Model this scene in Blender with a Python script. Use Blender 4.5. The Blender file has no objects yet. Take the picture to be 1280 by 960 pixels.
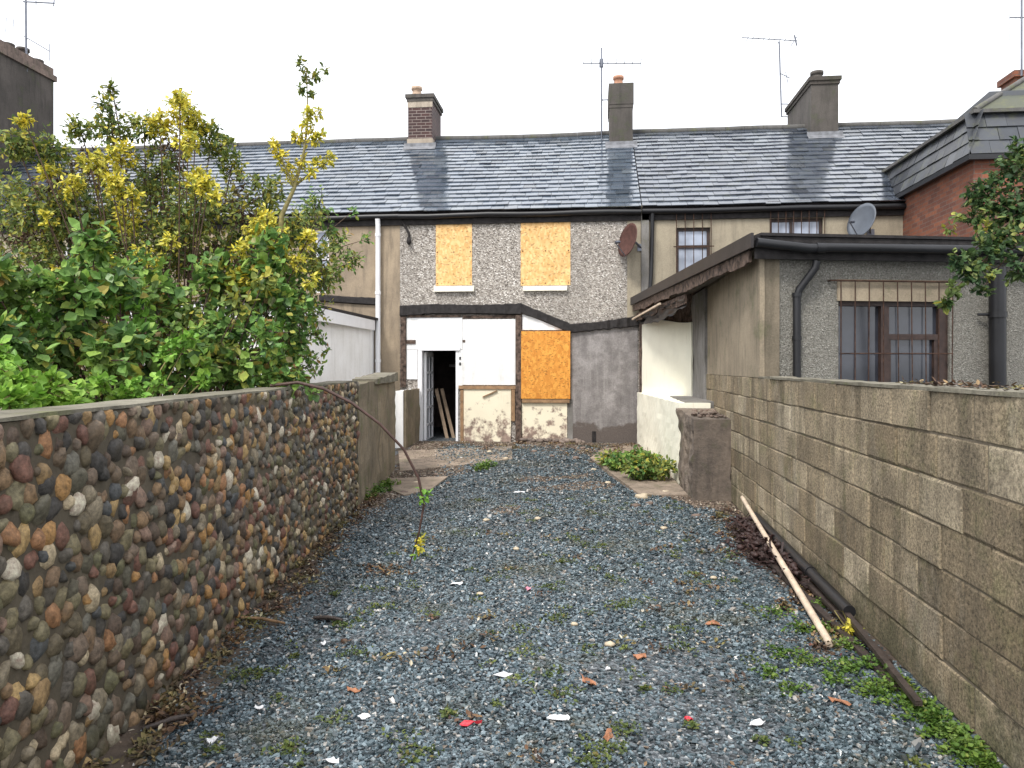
import bpy, math, random
import numpy as np
from mathutils import Vector, Matrix, noise as mnoise
random.seed(7); RS = np.random.RandomState(11)
scene = bpy.context.scene
C = scene.collection
# ------------------------------------------------------------------ camera frame helpers
TH = math.radians(5.96); EYE = 1.7; F = 930.0; CX = 640.0; HY = 457.0
CT, ST = math.cos(TH), math.sin(TH)
YF = 15.08                                    # plane of the terrace's rear facade
def ray(x, y):
    a = (x-CX)/F; b = (HY-y)/F
    return Vector((a*CT-ST, a*ST+CT, b))
def DP(x, y, d): r = ray(x, y); return Vector((0, 0, EYE))+r*d
def PY(x, y, Y): r = ray(x, y); return Vector((0, 0, EYE))+r*(Y/r.y)
def PX(x, y, X): r = ray(x, y); return Vector((0, 0, EYE))+r*(X/r.x)
def GP(x, y, z=0): r = ray(x, y); return Vector((0, 0, EYE))+r*((z-EYE)/r.z)
def gz(X, Y):
    t = min(1, max(0, (Y-10.5)/4.0)); return 0.15*t*t*(3-2*t)
# ------------------------------------------------------------------ mesh builder
class MB:
    def __init__(s): s.v = []; s.f = []; s.smooth = []
    def add(s, vs, fs, smooth=False):
        o = len(s.v); s.v += [tuple(p) for p in vs]
        s.f += [tuple(o+i for i in f) for f in fs]; s.smooth += [smooth]*len(fs); return s
    def box(s, x0, x1, y0, y1, z0, z1):
        return s.add([(x0,y0,z0),(x1,y0,z0),(x1,y1,z0),(x0,y1,z0),(x0,y0,z1),(x1,y0,z1),(x1,y1,z1),(x0,y1,z1)],
                     [(0,3,2,1),(4,5,6,7),(0,1,5,4),(1,2,6,5),(2,3,7,6),(3,0,4,7)])
    def obox(s, c, size, M=None, rz=0):
        R = M if M is not None else Matrix.Rotation(rz, 3, 'Z')
        hx, hy, hz = size[0]/2, size[1]/2, size[2]/2
        P = [Vector(p) for p in [(-hx,-hy,-hz),(hx,-hy,-hz),(hx,hy,-hz),(-hx,hy,-hz),(-hx,-hy,hz),(hx,-hy,hz),(hx,hy,hz),(-hx,hy,hz)]]
        return s.add([Vector(c)+R@p for p in P], [(0,3,2,1),(4,5,6,7),(0,1,5,4),(1,2,6,5),(2,3,7,6),(3,0,4,7)])
    def beam(s, p0, p1, w, h, up=(0,0,1)):
        p0, p1 = Vector(p0), Vector(p1); d = (p1-p0); L = d.length; d.normalize()
        upv = Vector(up); x = d.cross(upv).normalized(); z = x.cross(d)
        M = Matrix((x, d, z)).transposed()
        return s.obox((p0+p1)/2, (w, L, h), M)
    def prism(s, pts, z0, z1):
        n = len(pts)
        vs = [(p[0],p[1],z0) for p in pts]+[(p[0],p[1],z1) for p in pts]
        fs = [tuple(range(n-1,-1,-1)), tuple(range(n,2*n))]+[(i,(i+1)%n,n+(i+1)%n,n+i) for i in range(n)]
        return s.add(vs, fs)
    def yprism(s, pts, y0, y1):               # outline in X,Z, extruded along Y
        n = len(pts)
        vs = [(p[0],y0,p[1]) for p in pts]+[(p[0],y1,p[1]) for p in pts]
        fs = [tuple(range(n)), tuple(range(2*n-1,n-1,-1))]+[(i,n+i,n+(i+1)%n,(i+1)%n) for i in range(n)]
        return s.add(vs, fs)
    def tube(s, pts, r, n=8, caps=True):
        pts = [Vector(p) for p in pts]; rs = r if isinstance(r, (list, tuple)) else [r]*len(pts)
        vs = []; prev = None
        for i, p in enumerate(pts):
            t = (pts[min(i+1, len(pts)-1)]-pts[max(i-1, 0)]).normalized()
            ref = prev if prev is not None else (Vector((0,0,1)) if abs(t.z) < .9 else Vector((1,0,0)))
            a = (ref-t*ref.dot(t)).normalized(); prev = a; b = t.cross(a)
            for k in range(n):
                w = 2*math.pi*k/n; vs.append(p+(a*math.cos(w)+b*math.sin(w))*rs[i])
        fs = []
        for i in range(len(pts)-1):
            for k in range(n):
                fs.append((i*n+k, i*n+(k+1)%n, (i+1)*n+(k+1)%n, (i+1)*n+k))
        s.add(vs, fs, True)
        if caps: s.add(vs[:n], [tuple(range(n-1,-1,-1))]); s.add(vs[-n:], [tuple(range(n))])
        return s
    def lathe(s, c, prof, n=16):
        vs = []; fs = []
        for r, z in prof:
            for k in range(n):
                w = 2*math.pi*k/n; vs.append((c[0]+r*math.cos(w), c[1]+r*math.sin(w), c[2]+z))
        for i in range(len(prof)-1):
            for k in range(n): fs.append((i*n+k, i*n+(k+1)%n, (i+1)*n+(k+1)%n, (i+1)*n+k))
        return s.add(vs, fs, True)
    def lump(s, c, size, seed=0, n=2, amp=.3):
        V, T = ICO[n]; c = Vector(c); out = []
        for v in V:
            k = 1+amp*mnoise.noise(Vector(v)*1.7+Vector((seed*3.1, seed*1.7, 0)))
            out.append((c.x+v[0]*size[0]*k, c.y+v[1]*size[1]*k, c.z+v[2]*size[2]*k))
        return s.add(out, [tuple(t) for t in T], True)
def ico(n):
    import bmesh
    bm = bmesh.new(); bmesh.ops.create_icosphere(bm, subdivisions=n, radius=1)
    V = [tuple(v.co) for v in bm.verts]; T = [[v.index for v in f.verts] for f in bm.faces]; bm.free()
    return np.array(V), np.array(T)
ICO = {1: ico(1), 2: ico(2), 3: ico(3)}
def wloc(o):
    p = Vector((0,0,0))
    while o: p += Vector(o.location); o = o.parent
    return p
def tag(o, label=None, cat=None, group=None, kind=None):
    if label: o['label'] = label
    if cat: o['category'] = cat
    if group: o['group'] = group
    if kind: o['kind'] = kind
    return o
def thing(name, loc, label, cat, group=None):
    o = bpy.data.objects.new(name, None); C.objects.link(o); o.location = loc; o.empty_display_size = .2
    return tag(o, label, cat, group)
def link_mesh(name, me, m, parent, org):
    o = bpy.data.objects.new(name, me); C.objects.link(o); me.materials.append(m)
    if parent: o.parent = parent; o.location = (0,0,0)
    else: o.location = org
    return o
def build(mb, name, m, parent=None, loc=None):
    org = wloc(parent) if parent else Vector(loc if loc is not None else (0,0,0))
    me = bpy.data.meshes.new(name)
    me.from_pydata([(x-org.x, y-org.y, z-org.z) for x, y, z in mb.v], [], mb.f)
    me.polygons.foreach_set('use_smooth', mb.smooth); me.update()
    return link_mesh(name, me, m, parent, org)
def build_np(name, V, Fc, m, parent=None, loc=None, smooth=False):
    org = wloc(parent) if parent else Vector(loc if loc is not None else (0,0,0))
    V = np.asarray(V, dtype=np.float32)-np.array(org, dtype=np.float32); Fc = np.asarray(Fc, dtype=np.int32)
    me = bpy.data.meshes.new(name); k = Fc.shape[1]; n = len(Fc)
    me.vertices.add(len(V)); me.vertices.foreach_set('co', V.ravel())
    me.loops.add(n*k); me.loops.foreach_set('vertex_index', Fc.ravel())
    me.polygons.add(n); me.polygons.foreach_set('loop_start', np.arange(n, dtype=np.int32)*k)
    me.polygons.foreach_set('use_smooth', np.full(n, smooth)); me.update(calc_edges=True); me.validate()
    return link_mesh(name, me, m, parent, org)
# ------------------------------------------------------------------ material DSL
class NM:
    def __init__(s, name):
        s.m = bpy.data.materials.new(name); s.m.use_nodes = True; s.nt = s.m.node_tree; s.N = s.nt.nodes
        s.b = s.N['Principled BSDF']; s.g = s.N.new('ShaderNodeNewGeometry'); s.pos = s.g.outputs['Position']
        s.isl = s.g.outputs['Random Per Island']
    def set(s, sock, v):
        if hasattr(v, 'is_linked') or isinstance(v, bpy.types.NodeSocket): s.nt.links.new(v, sock)
        else:
            if isinstance(v, tuple) and len(v) == 3 and sock.type == 'RGBA': v = v+(1,)
            sock.default_value = v
    def mapv(s, sc, vec=None, rot=(0,0,0)):
        n = s.N.new('ShaderNodeMapping'); s.set(n.inputs[0], vec or s.pos); n.inputs[3].default_value = sc; n.inputs[2].default_value = rot
        return n.outputs[0]
    def noise(s, scale, detail=4, rough=.55, sc=None, dist=0):
        n = s.N.new('ShaderNodeTexNoise'); s.set(n.inputs['Vector'], s.mapv(sc) if sc else s.pos)
        n.inputs['Scale'].default_value = scale; n.inputs['Detail'].default_value = detail; n.inputs['Roughness'].default_value = rough
        n.inputs['Distortion'].default_value = dist; return n.outputs[0]
    def voro(s, scale, sc=None, feat='F1', out=0):
        n = s.N.new('ShaderNodeTexVoronoi'); n.feature = feat; s.set(n.inputs['Vector'], s.mapv(sc) if sc else s.pos)
        n.inputs['Scale'].default_value = scale; return n.outputs[out]
    def ramp(s, f, stops, const=False):
        n = s.N.new('ShaderNodeValToRGB'); s.set(n.inputs[0], f); r = n.color_ramp
        if const: r.interpolation = 'CONSTANT'
        while len(r.elements) < len(stops): r.elements.new(.5)
        for e, (p, c) in zip(r.elements, stops):
            e.position = p; e.color = (c, c, c, 1) if isinstance(c, (int, float)) else (*c, 1)
        return n.outputs[0]
    def mix(s, f, a, b, mode='MIX'):
        n = s.N.new('ShaderNodeMix'); n.data_type = 'RGBA'; n.blend_type = mode
        s.set(n.inputs[0], f); s.set(n.inputs[6], a); s.set(n.inputs[7], b); return n.outputs[2]
    def math(s, op, a, b=0.0, clamp=False):
        n = s.N.new('ShaderNodeMath'); n.operation = op; n.use_clamp = clamp; s.set(n.inputs[0], a); s.set(n.inputs[1], b); return n.outputs[0]
    def z(s):
        n = s.N.new('ShaderNodeSeparateXYZ'); s.set(n.inputs[0], s.pos); return n.outputs[2]
    def bump(s, h, strength=.5, dist=.02, nrm=None):
        n = s.N.new('ShaderNodeBump'); s.set(n.inputs['Height'], h); n.inputs['Strength'].default_value = strength
        n.inputs['Distance'].default_value = dist
        if nrm: s.set(n.inputs['Normal'], nrm)
        return n.outputs[0]
    def out(s, col, rough=.8, nrm=None, spec=.5, metal=0, coat=0):
        s.set(s.b.inputs['Base Color'], col); s.set(s.b.inputs['Roughness'], rough); s.b.inputs['Metallic'].default_value = metal
        s.set(s.b.inputs['Specular IOR Level'], spec)
        if coat: s.b.inputs['Coat Weight'].default_value = coat; s.b.inputs['Coat Roughness'].default_value = .15
        if nrm: s.set(s.b.inputs['Normal'], nrm)
        return s.m
def m_simple(name, col, rough=.6, var=.25, scale=8, spec=.5, bump=.2, metal=0):
    k = NM(name); n = k.noise(scale, 6)
    c = k.mix(k.ramp(n, [(.3, 0), (.7, 1)]), tuple(x*(1-var) for x in col), tuple(min(1, x*(1+var)) for x in col))
    return k.out(c, rough, k.bump(k.noise(scale*8, 3), bump, .01), spec, metal)
def m_render(name, base, dirt, stain=.5, rough=.9, grain=60, moss=None, streak=True, bstr=.5):
    k = NM(name)
    big = k.noise(1.3, 6, .65); c = k.mix(k.ramp(big, [(.35, 0), (.68, stain)]), base, dirt)
    if streak:
        st = k.noise(5, 5, .6, sc=(1.6, 1.6, .22)); c = k.mix(k.ramp(st, [(.5, 0), (.75, stain)]), c, tuple(x*.75 for x in dirt))
    if moss:
        c = k.mix(k.ramp(k.noise(2.6, 5, .7), [(.55, 0), (.72, .7)]), c, moss)
    fine = k.noise(grain, 4, .7); c = k.mix(.5, c, k.ramp(fine, [(.25, .3), (.75, .75)]), 'OVERLAY')
    return k.out(c, rough, k.bump(fine, bstr, .012, k.bump(big, .3, .05)))
def m_dash(name, lo, mid, hi, scale=42):
    k = NM(name)
    v = k.voro(scale, out=1); sep = k.N.new('ShaderNodeSeparateColor'); k.set(sep.inputs[0], v)
    c = k.ramp(sep.outputs[0], [(0, lo), (.45, mid), (.8, mid), (1, hi)])
    n = k.noise(scale*.55, 5, .7); c = k.mix(.55, c, k.ramp(n, [(.3, .1), (.7, .9)]), 'OVERLAY')
    c = k.mix(k.ramp(k.noise(.9, 6, .65, sc=(1.5, 1.5, .5)), [(.42, 0), (.75, .6)]), c, tuple(x*.6 for x in mid))
    return k.out(c, .95, k.bump(k.voro(scale), 1.0, .02, k.bump(n, .6, .03)))
M = {}
M['dash'] = m_dash('pebble_dash_grey', (.15,.13,.11), (.44,.40,.355), (.80,.76,.71))
M['dash_ext'] = m_dash('pebble_dash_extension', (.21,.20,.17), (.33,.315,.275), (.48,.465,.42), 95)
M['tan'] = m_render('tan_render', (.37,.32,.235), (.19,.165,.125), .6)
M['tan_l'] = m_render('tan_render_left', (.36,.285,.20), (.15,.12,.09), .7)
M['tan_ext'] = m_render('tan_render_extension', (.34,.28,.20), (.17,.14,.10), .7, moss=(.12,.13,.06))
M['white_wall'] = m_render('white_wall', (.90,.90,.90), (.55,.53,.47), .3, grain=20, bstr=.2)
M['grey_cement'] = m_render('grey_cement', (.26,.25,.235), (.11,.10,.09), .8, moss=(.15,.15,.09))
M['dark_cement'] = m_render('dark_cement', (.085,.072,.062), (.03,.026,.022), .8, moss=(.07,.08,.035))
M['chimney_cement'] = m_render('chimney_cement', (.10,.088,.078), (.04,.036,.032), .7, moss=(.07,.08,.04))
M['end_wall'] = m_render('end_wall_cement', (.27,.215,.145), (.10,.085,.06), .9, moss=(.16,.17,.06), grain=35, bstr=.8)
M['pier'] = m_render('pier_concrete', (.25,.20,.155), (.075,.062,.055), 1.0, moss=(.12,.12,.06), grain=22, bstr=1)
M['black'] = m_simple('black_plastic', (.010,.010,.012), .4, .3, 3, .5, .1)
M['black_rough'] = m_simple('black_bitumen', (.025,.022,.022), .7, .5, 12, .3, .8)
M['brown_fascia'] = m_simple('brown_fascia', (.018,.014,.014), .5, .4, 4)
M['rot'] = m_simple('rotten_timber', (.10,.07,.055), .85, .9, 14, .3, .8)
M['white_paint'] = m_simple('white_paint', (.82,.82,.84), .4, .05, 4, .5, .05)
M['white_board'] = m_render('white_board', (.84,.85,.86), (.6,.58,.52), .35, rough=.55, grain=14, bstr=.1)
M['sill'] = m_simple('cream_sill', (.8,.77,.66), .7, .12, 10)
M['terracotta'] = m_simple('terracotta', (.42,.22,.14), .8, .3, 10)
M['cream_pot'] = m_simple('buff_clay', (.45,.33,.24), .8, .3, 10)
M['metal'] = m_simple('aerial_metal', (.16,.17,.2), .4, .2, 5, .5, .05, .7)
M['rust'] = m_simple('rusty_iron', (.06,.032,.022), .85, .6, 20, .3, .5)
M['rust_dish'] = m_simple('rust_painted_dish', (.085,.04,.033), .75, .3, 12, .3, .2)
M['dish'] = m_simple('grey_dish', (.11,.125,.15), .45, .2, 3)
M['brown_frame'] = m_simple('brown_frame', (.042,.024,.019), .55, .5, 12)
M['pale_wood'] = m_simple('pale_pole_wood', (.62,.5,.38), .6, .25, 9)
M['dark_wood'] = m_simple('dark_wet_wood', (.045,.032,.026), .55, .5, 14, .5, .6)
M['mid_wood'] = m_simple('bare_wood', (.28,.17,.09), .75, .35, 10)
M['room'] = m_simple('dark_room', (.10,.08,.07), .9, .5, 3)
M['bark'] = m_simple('bark', (.10,.065,.045), .85, .5, 25, .3, .6)
M['green_stem'] = m_simple('green_stem', (.20,.17,.06), .7, .4, 25)
M['bramble_stem'] = m_simple('bramble_cane', (.075,.04,.032), .6, .4, 20)
M['lead'] = m_simple('lead_flashing', (.17,.175,.19), .5, .4, 9)
M['buff'] = m_render('buff_cement', (.42,.36,.29), (.2,.16,.12), .7)
M['curtain'] = NM('net_curtain').out((.55,.6,.7), .9)
def m_osb(name, c0, c1):
    k = NM(name); v = k.voro(26, sc=(1, 1, .55), out=1); s = k.N.new('ShaderNodeSeparateColor'); k.set(s.inputs[0], v)
    v2 = k.voro(55, sc=(.5, 1, 1), out=1); s2 = k.N.new('ShaderNodeSeparateColor'); k.set(s2.inputs[0], v2)
    c = k.mix(s.outputs[0], c0, c1); c = k.mix(k.ramp(s2.outputs[1], [(.82, 0), (.95, .65)]), c, tuple(x*.35 for x in c0))
    c = k.mix(k.ramp(k.noise(2.2, 5), [(.5, 0), (.75, .35)]), c, tuple(x*.6 for x in c0))
    return k.out(c, .7, k.bump(s.outputs[0], .25, .005))
M['osb'] = m_osb('strand_board', (.66,.37,.125), (.86,.57,.26))
M['osb_dark'] = m_osb('strand_board_wet', (.56,.21,.025), (.78,.36,.06))
def m_slate(name, cols, r0, r1, moss=0., ior=1.75):
    k = NM(name); c = k.ramp(k.isl, cols)
    c = k.mix(k.ramp(k.noise(1.1, 6, .7), [(.45, 0), (.7, .35)]), c, (.08,.10,.12))
    if moss: c = k.mix(k.ramp(k.noise(4.5, 6, .75), [(.52, 0), (.64, moss)]), c, (.12,.125,.05))
    fine = k.noise(22, 4, .6)
    rr = k.math('ADD', k.ramp(k.isl, [(0, r0), (.5, (r0+r1)/2), (.8, r0), (1, r1)]), k.math('MULTIPLY', fine, .12))
    k.b.inputs['IOR'].default_value = ior
    return k.out(c, rr, k.bump(fine, .12, .006), .5)
M['slate'] = m_slate('wet_blue_slate', [(0,(.03,.045,.065)), (.4,(.05,.07,.10)), (.8,(.08,.105,.14)), (.93,(.12,.14,.16)), (1,(.022,.03,.045))], .05, .14, .0, 3.4)
M['slate_r'] = m_slate('old_slate', [(0,(.03,.038,.055)), (.5,(.05,.062,.085)), (.85,(.085,.10,.125)), (1,(.02,.026,.036))], .08, .24, .2, 2.7)
M['slate_m'] = m_slate('hung_slate', [(0,(.028,.03,.036)), (.5,(.05,.052,.06)), (1,(.085,.09,.10))], .25, .45, .35, 1.6)
M['slate_moss'] = m_slate('mossy_slate', [(0,(.05,.055,.04)), (.6,(.08,.085,.055)), (1,(.10,.11,.06))], .5, .7, .9, 1.45)
M['ridge'] = m_render('ridge_tile', (.13,.125,.12), (.05,.05,.045), .6, moss=(.12,.13,.05))
def m_brick(name, c1, c2, mortar, w=.225, h=.075, axis='x'):
    k = NM(name); b = k.N.new('ShaderNodeTexBrick'); sp = k.N.new('ShaderNodeSeparateXYZ'); k.set(sp.inputs[0], k.pos)
    cb = k.N.new('ShaderNodeCombineXYZ'); k.set(cb.inputs[0], k.math('ADD', sp.outputs[0], sp.outputs[1])); k.set(cb.inputs[1], sp.outputs[2])
    k.set(b.inputs['Vector'], cb.outputs[0]); b.inputs['Scale'].default_value = 1
    b.inputs['Brick Width'].default_value = w; b.inputs['Row Height'].default_value = h; b.inputs['Mortar Size'].default_value = .007
    b.inputs['Color1'].default_value = (*c1,1); b.inputs['Color2'].default_value = (*c2,1); b.inputs['Mortar'].default_value = (*mortar,1)
    b.inputs['Bias'].default_value = -.1
    c = k.mix(k.ramp(k.noise(1.8, 6, .7), [(.4, 0), (.75, .55)]), b.outputs[0], tuple(x*.45 for x in c1))
    c = k.mix(.4, c, k.ramp(k.noise(40, 4), [(.3, .3), (.7, .75)]), 'OVERLAY')
    return k.out(c, .9, k.bump(b.outputs[1], -.6, .01))
M['brick'] = m_brick('red_brick', (.27,.095,.05), (.11,.045,.035), (.15,.11,.09))
M['brick_ch'] = m_brick('chimney_brick', (.075,.038,.035), (.035,.024,.026), (.28,.235,.21))
def m_cream(name, base, under, hi, amt):      # painted plaster flaking off towards the ground
    k = NM(name); z = k.z(); n = k.noise(5.5, 6, .65); n2 = k.noise(2.2, 5, .6)
    h = k.math('MULTIPLY', k.math('SUBTRACT', hi, z), amt)
    mask = k.ramp(k.math('ADD', k.math('ADD', n, k.math('MULTIPLY', h, 1.0)), 0), [(.60, 0), (.72, 1)])
    c = k.mix(k.ramp(n2, [(.45, 0), (.75, .3)]), base, tuple(x*.7 for x in base))
    u = k.mix(k.ramp(k.noise(11, 5, .7), [(.35, 0), (.65, 1)]), under, tuple(x*.45 for x in under))
    c = k.mix(mask, c, u)
    c = k.mix(k.ramp(k.noise(6, 5, .6, sc=(2.5, 2.5, .2)), [(.62, 0), (.8, .35)]), c, (.4,.33,.2))
    return k.out(c, .85, k.bump(mask, -.5, .02, k.bump(k.noise(30), .3, .01)))
M['cream'] = m_cream('cream_paint', (.82,.75,.58), (.42,.31,.25), .95, .28)
M['cream_side'] = m_cream('cream_side_paint', (.90,.88,.74), (.34,.28,.2), .25, .35)
def m_plaster():
    k = NM('stained_plaster'); z = k.z(); n = k.noise(3.2, 8, .7)
    c = k.ramp(n, [(.3,(.13,.118,.115)), (.48,(.20,.185,.18)), (.62,(.29,.27,.265)), (.75,(.40,.38,.36))])
    wet = k.ramp(k.math('ADD', k.noise(2.5, 5, .6), k.math('MULTIPLY', k.math('SUBTRACT', .62, z), .9)), [(.5, 0), (.6, 1)])
    c = k.mix(k.ramp(k.noise(4.5, 5, .6, sc=(2, 2, .12)), [(.5, 0), (.7, .6)]), c, (.33,.31,.30)); c = k.mix(wet, c, (.11,.09,.08)); c = k.mix(.4, c, k.ramp(k.noise(35, 4, .7), [(.3, .25), (.7, .8)]), 'OVERLAY')
    return k.out(c, .85, k.bump(n, .6, .03))
M['plaster'] = m_plaster()
def m_block():
    k = NM('concrete_block'); z = k.z()
    c = k.ramp(k.isl, [(0,(.20,.155,.10)), (.3,(.29,.23,.15)), (.6,(.34,.275,.185)), (.85,(.39,.32,.22)), (1,(.47,.40,.29))])
    c = k.mix(k.ramp(k.noise(2.3, 7, .7), [(.42, 0), (.64, .7)]), c, (.135,.112,.08))
    c = k.mix(k.ramp(k.noise(6, 5, .6, sc=(1.5, 1.5, .18)), [(.46, 0), (.66, .65)]), c, (.11,.09,.062))
    c = k.mix(k.ramp(k.noise(3.7, 6, .7), [(.52, 0), (.68, .4)]), c, (.15,.155,.065))
    c = k.mix(k.ramp(k.math('ADD', k.noise(3.1, 6, .7), k.math('SUBTRACT', .12, k.math('MULTIPLY', z, .55))), [(.5, 0), (.62, .6)]), c, (.085,.085,.045))
    c = k.mix(k.ramp(k.noise(1.9, 5, .7, sc=(1,1,.5)), [(.55, 0), (.72, .5)]), c, (.42,.37,.29))
    pit = k.noise(60, 7, .8); c = k.mix(.75, c, k.ramp(pit, [(.36, .03), (.5, .5), (.64, .97)]), 'OVERLAY')
    spots = k.voro(13); c = k.mix(k.ramp(spots, [(.06, .7), (.10, 0)]), c, (.06,.05,.035))
    return k.out(c, .9, k.bump(pit, .9, .012, k.bump(k.noise(9, 4), .5, .02)), .3)
M['block'] = m_block()
M['mortar'] = m_render('mortar', (.22,.18,.13), (.05,.045,.03), .6, moss=(.09,.10,.04))
M['coping'] = m_render('cement_coping', (.24,.22,.17), (.09,.08,.055), .9, moss=(.17,.19,.06), grain=40, bstr=.9)
def m_pebble():
    k = NM('wall_pebbles')
    cols = [(.19,.125,.075),(.11,.10,.07),(.19,.16,.09),(.36,.20,.075),(.055,.05,.045),(.17,.085,.06),(.23,.19,.13),(.085,.088,.088),
            (.40,.27,.12),(.14,.10,.065),(.14,.13,.07),(.23,.15,.11),(.05,.046,.042),(.46,.37,.24),(.17,.125,.09),(.10,.07,.05),(.29,.19,.09),(.15,.14,.11),
            (.24,.155,.085),(.13,.105,.065),(.075,.068,.06),(.18,.155,.09),(.15,.075,.055),(.32,.165,.08),(.55,.48,.37),(.12,.105,.085)]
    c = k.ramp(k.isl, [(i/len(cols), q) for i, q in enumerate(cols)], True)
    c = k.mix(.8, c, k.ramp(k.noise(38, 7, .75), [(.32, .12), (.68, .92)]), 'OVERLAY')
    c = k.mix(k.ramp(k.noise(9, 6, .75), [(.5, 0), (.72, .5)]), c, (.075,.06,.038))
    c = k.mix(k.ramp(k.noise(1.6, 5, .7), [(.52, 0), (.74, .4)]), c, (.08,.066,.04))
    z = k.z(); c = k.mix(k.ramp(k.math('ADD', k.noise(5, 5), k.math('SUBTRACT', .1, z)), [(.5, 0), (.65, .55)]), c, (.06,.06,.025))
    return k.out(c, k.ramp(k.noise(4), [(.3, .35), (.7, .7)]), k.bump(k.noise(45, 5, .7), .8, .01), .35)
M['pebble'] = m_pebble()
M['pebble_bed'] = m_render('pebble_bed', (.11,.09,.06), (.05,.04,.028), .6, grain=30)
def m_ground():
    k = NM('gravel_ground'); v = k.voro(55, out=1); s = k.N.new('ShaderNodeSeparateColor'); k.set(s.inputs[0], v)
    c = k.ramp(s.outputs[0], [(0,(.03,.034,.038)), (.5,(.085,.10,.112)), (.85,(.15,.17,.185)), (1,(.33,.35,.36))])
    brown = k.ramp(k.noise(1.3, 7, .7), [(.55, 0), (.7, .6)]); c = k.mix(brown, c, (.075,.062,.045))
    return k.out(c, .6, k.bump(k.voro(55), .9, .02), .5)
M['ground'] = m_ground()
def m_gravel():
    k = NM('slate_chippings')
    c = k.ramp(k.isl, [(0,(.012,.019,.024)), (.25,(.036,.055,.065)), (.5,(.066,.095,.112)), (.75,(.115,.16,.185)), (.90,(.22,.28,.31)), (.955,(.16,.12,.085)), (.985,(.38,.37,.35)), (1,(.6,.58,.55))])
    c = k.mix(k.ramp(k.noise(1.1, 7, .7), [(.52, 0), (.66, .6)]), c, (.07,.07,.038))
    return k.out(c, k.ramp(k.isl, [(0, .4), (.5, .18), (1, .5)]), k.bump(k.noise(120, 3), .3, .004), .7)
M['gravel'] = m_gravel()
M['soil'] = m_render('soil', (.085,.06,.042), (.035,.027,.02), .8, moss=(.07,.08,.03), grain=25, bstr=1)
M['slab'] = m_render('slab_concrete', (.33,.26,.20), (.12,.095,.07), .85, moss=(.13,.13,.06), grain=18, bstr=.8)
M['rubble'] = m_render('rubble', (.22,.16,.13), (.07,.055,.045), .8, moss=(.10,.11,.05), grain=12, bstr=1)
M['footing'] = m_render('stone_footing', (.24,.19,.16), (.09,.07,.06), .8, grain=9, bstr=1)
def m_leaf(name, cols, rough=.45, trans=.25):
    k = NM(name); c = k.ramp(k.isl, cols); c = k.mix(.35, c, k.ramp(k.noise(30, 3), [(.3, .3), (.7, .75)]), 'OVERLAY')
    c = k.mix(k.ramp(k.noise(1.9, 5, .7), [(.45, 0), (.65, .55)]), c, k.mix(1.0, c, (1.0,.85,.35), 'MULTIPLY'))
    c = k.mix(k.ramp(k.noise(3.1, 4, .6), [(.5, 0), (.7, .45)]), c, k.mix(.6, c, (.42,.47,.12)))
    k.out(c, rough+.1, None, .35)
    if trans:
        t = k.N.new('ShaderNodeBsdfTranslucent'); k.set(t.inputs[0], c); mx = k.N.new('ShaderNodeMixShader'); mx.inputs[0].default_value = trans
        k.nt.links.new(k.b.outputs[0], mx.inputs[1]); k.nt.links.new(t.outputs[0], mx.inputs[2])
        k.nt.links.new(mx.outputs[0], k.N['Material Output'].inputs[0])
    return k.m
M['leaf_bramble'] = m_leaf('bramble_leaf', [(0,(.04,.09,.03)), (.3,(.10,.21,.05)), (.6,(.17,.32,.08)), (.82,(.26,.42,.10)), (.92,(.36,.38,.07)), (.97,(.24,.12,.05)), (1,(.3,.4,.22))])
M['leaf_yellow'] = m_leaf('yellow_leaf', [(0,(.24,.28,.04)), (.25,(.50,.46,.05)), (.55,(.74,.64,.07)), (.8,(.82,.74,.16)), (.9,(.5,.5,.10)), (1,(.16,.24,.06))])
M['leaf_olive'] = m_leaf('olive_leaf', [(0,(.06,.11,.04)), (.35,(.13,.19,.05)), (.7,(.24,.29,.08)), (.9,(.38,.36,.06)), (1,(.6,.5,.08))])
M['leaf_dead'] = m_leaf('dead_leaf', [(0,(.05,.03,.03)), (.5,(.10,.065,.05)), (.85,(.17,.12,.08)), (1,(.26,.15,.06))], .8, .05)
M['leaf_dark'] = m_leaf('dark_climber_leaf', [(0,(.02,.05,.02)), (.5,(.045,.095,.035)), (.85,(.08,.15,.05)), (.95,(.2,.25,.07)), (1,(.3,.33,.14))])
M['leaf_lime'] = m_leaf('lime_leaf', [(0,(.10,.22,.03)), (.5,(.17,.36,.05)), (1,(.28,.48,.08))])
M['leaf_weed'] = m_leaf('weed_leaf', [(0,(.04,.09,.015)), (.5,(.085,.17,.03)), (.9,(.15,.25,.05)), (1,(.22,.26,.06))])
M['leaf_moss'] = m_leaf('moss_leaf', [(0,(.05,.08,.025)), (.5,(.09,.13,.04)), (.9,(.14,.18,.05)), (1,(.16,.11,.04))])
M['litter'] = m_leaf('litter', [(0,(.035,.022,.02)), (.4,(.08,.05,.035)), (.75,(.14,.08,.05)), (.92,(.25,.17,.09)), (.97,(.55,.5,.4)), (1,(.12,.03,.03))], .6, .0)
def m_glass(name, col, rough=.1):
    k = NM(name); c = k.mix(k.ramp(k.noise(2, 3), [(.4, 0), (.6, 1)]), col, tuple(x*.6 for x in col)); return k.out(c, rough, None, .8)
M['glass_dark'] = m_glass('dark_window_pane', (.045,.05,.065), .12)
M['glass_pale'] = m_glass('pane_before_net_curtain', (.42,.47,.58), .15)
M['red'] = m_simple('red_plastic', (.62,.04,.06), .4, .1, 20)
M['pink'] = m_simple('pink_plastic', (.6,.25,.33), .5, .1, 20)
M['white_scrap'] = m_simple('white_scrap', (.75,.75,.76), .5, .1, 20)
M['rust_leaf'] = m_simple('rust_leaf', (.32,.14,.07), .6, .3, 30)
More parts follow.
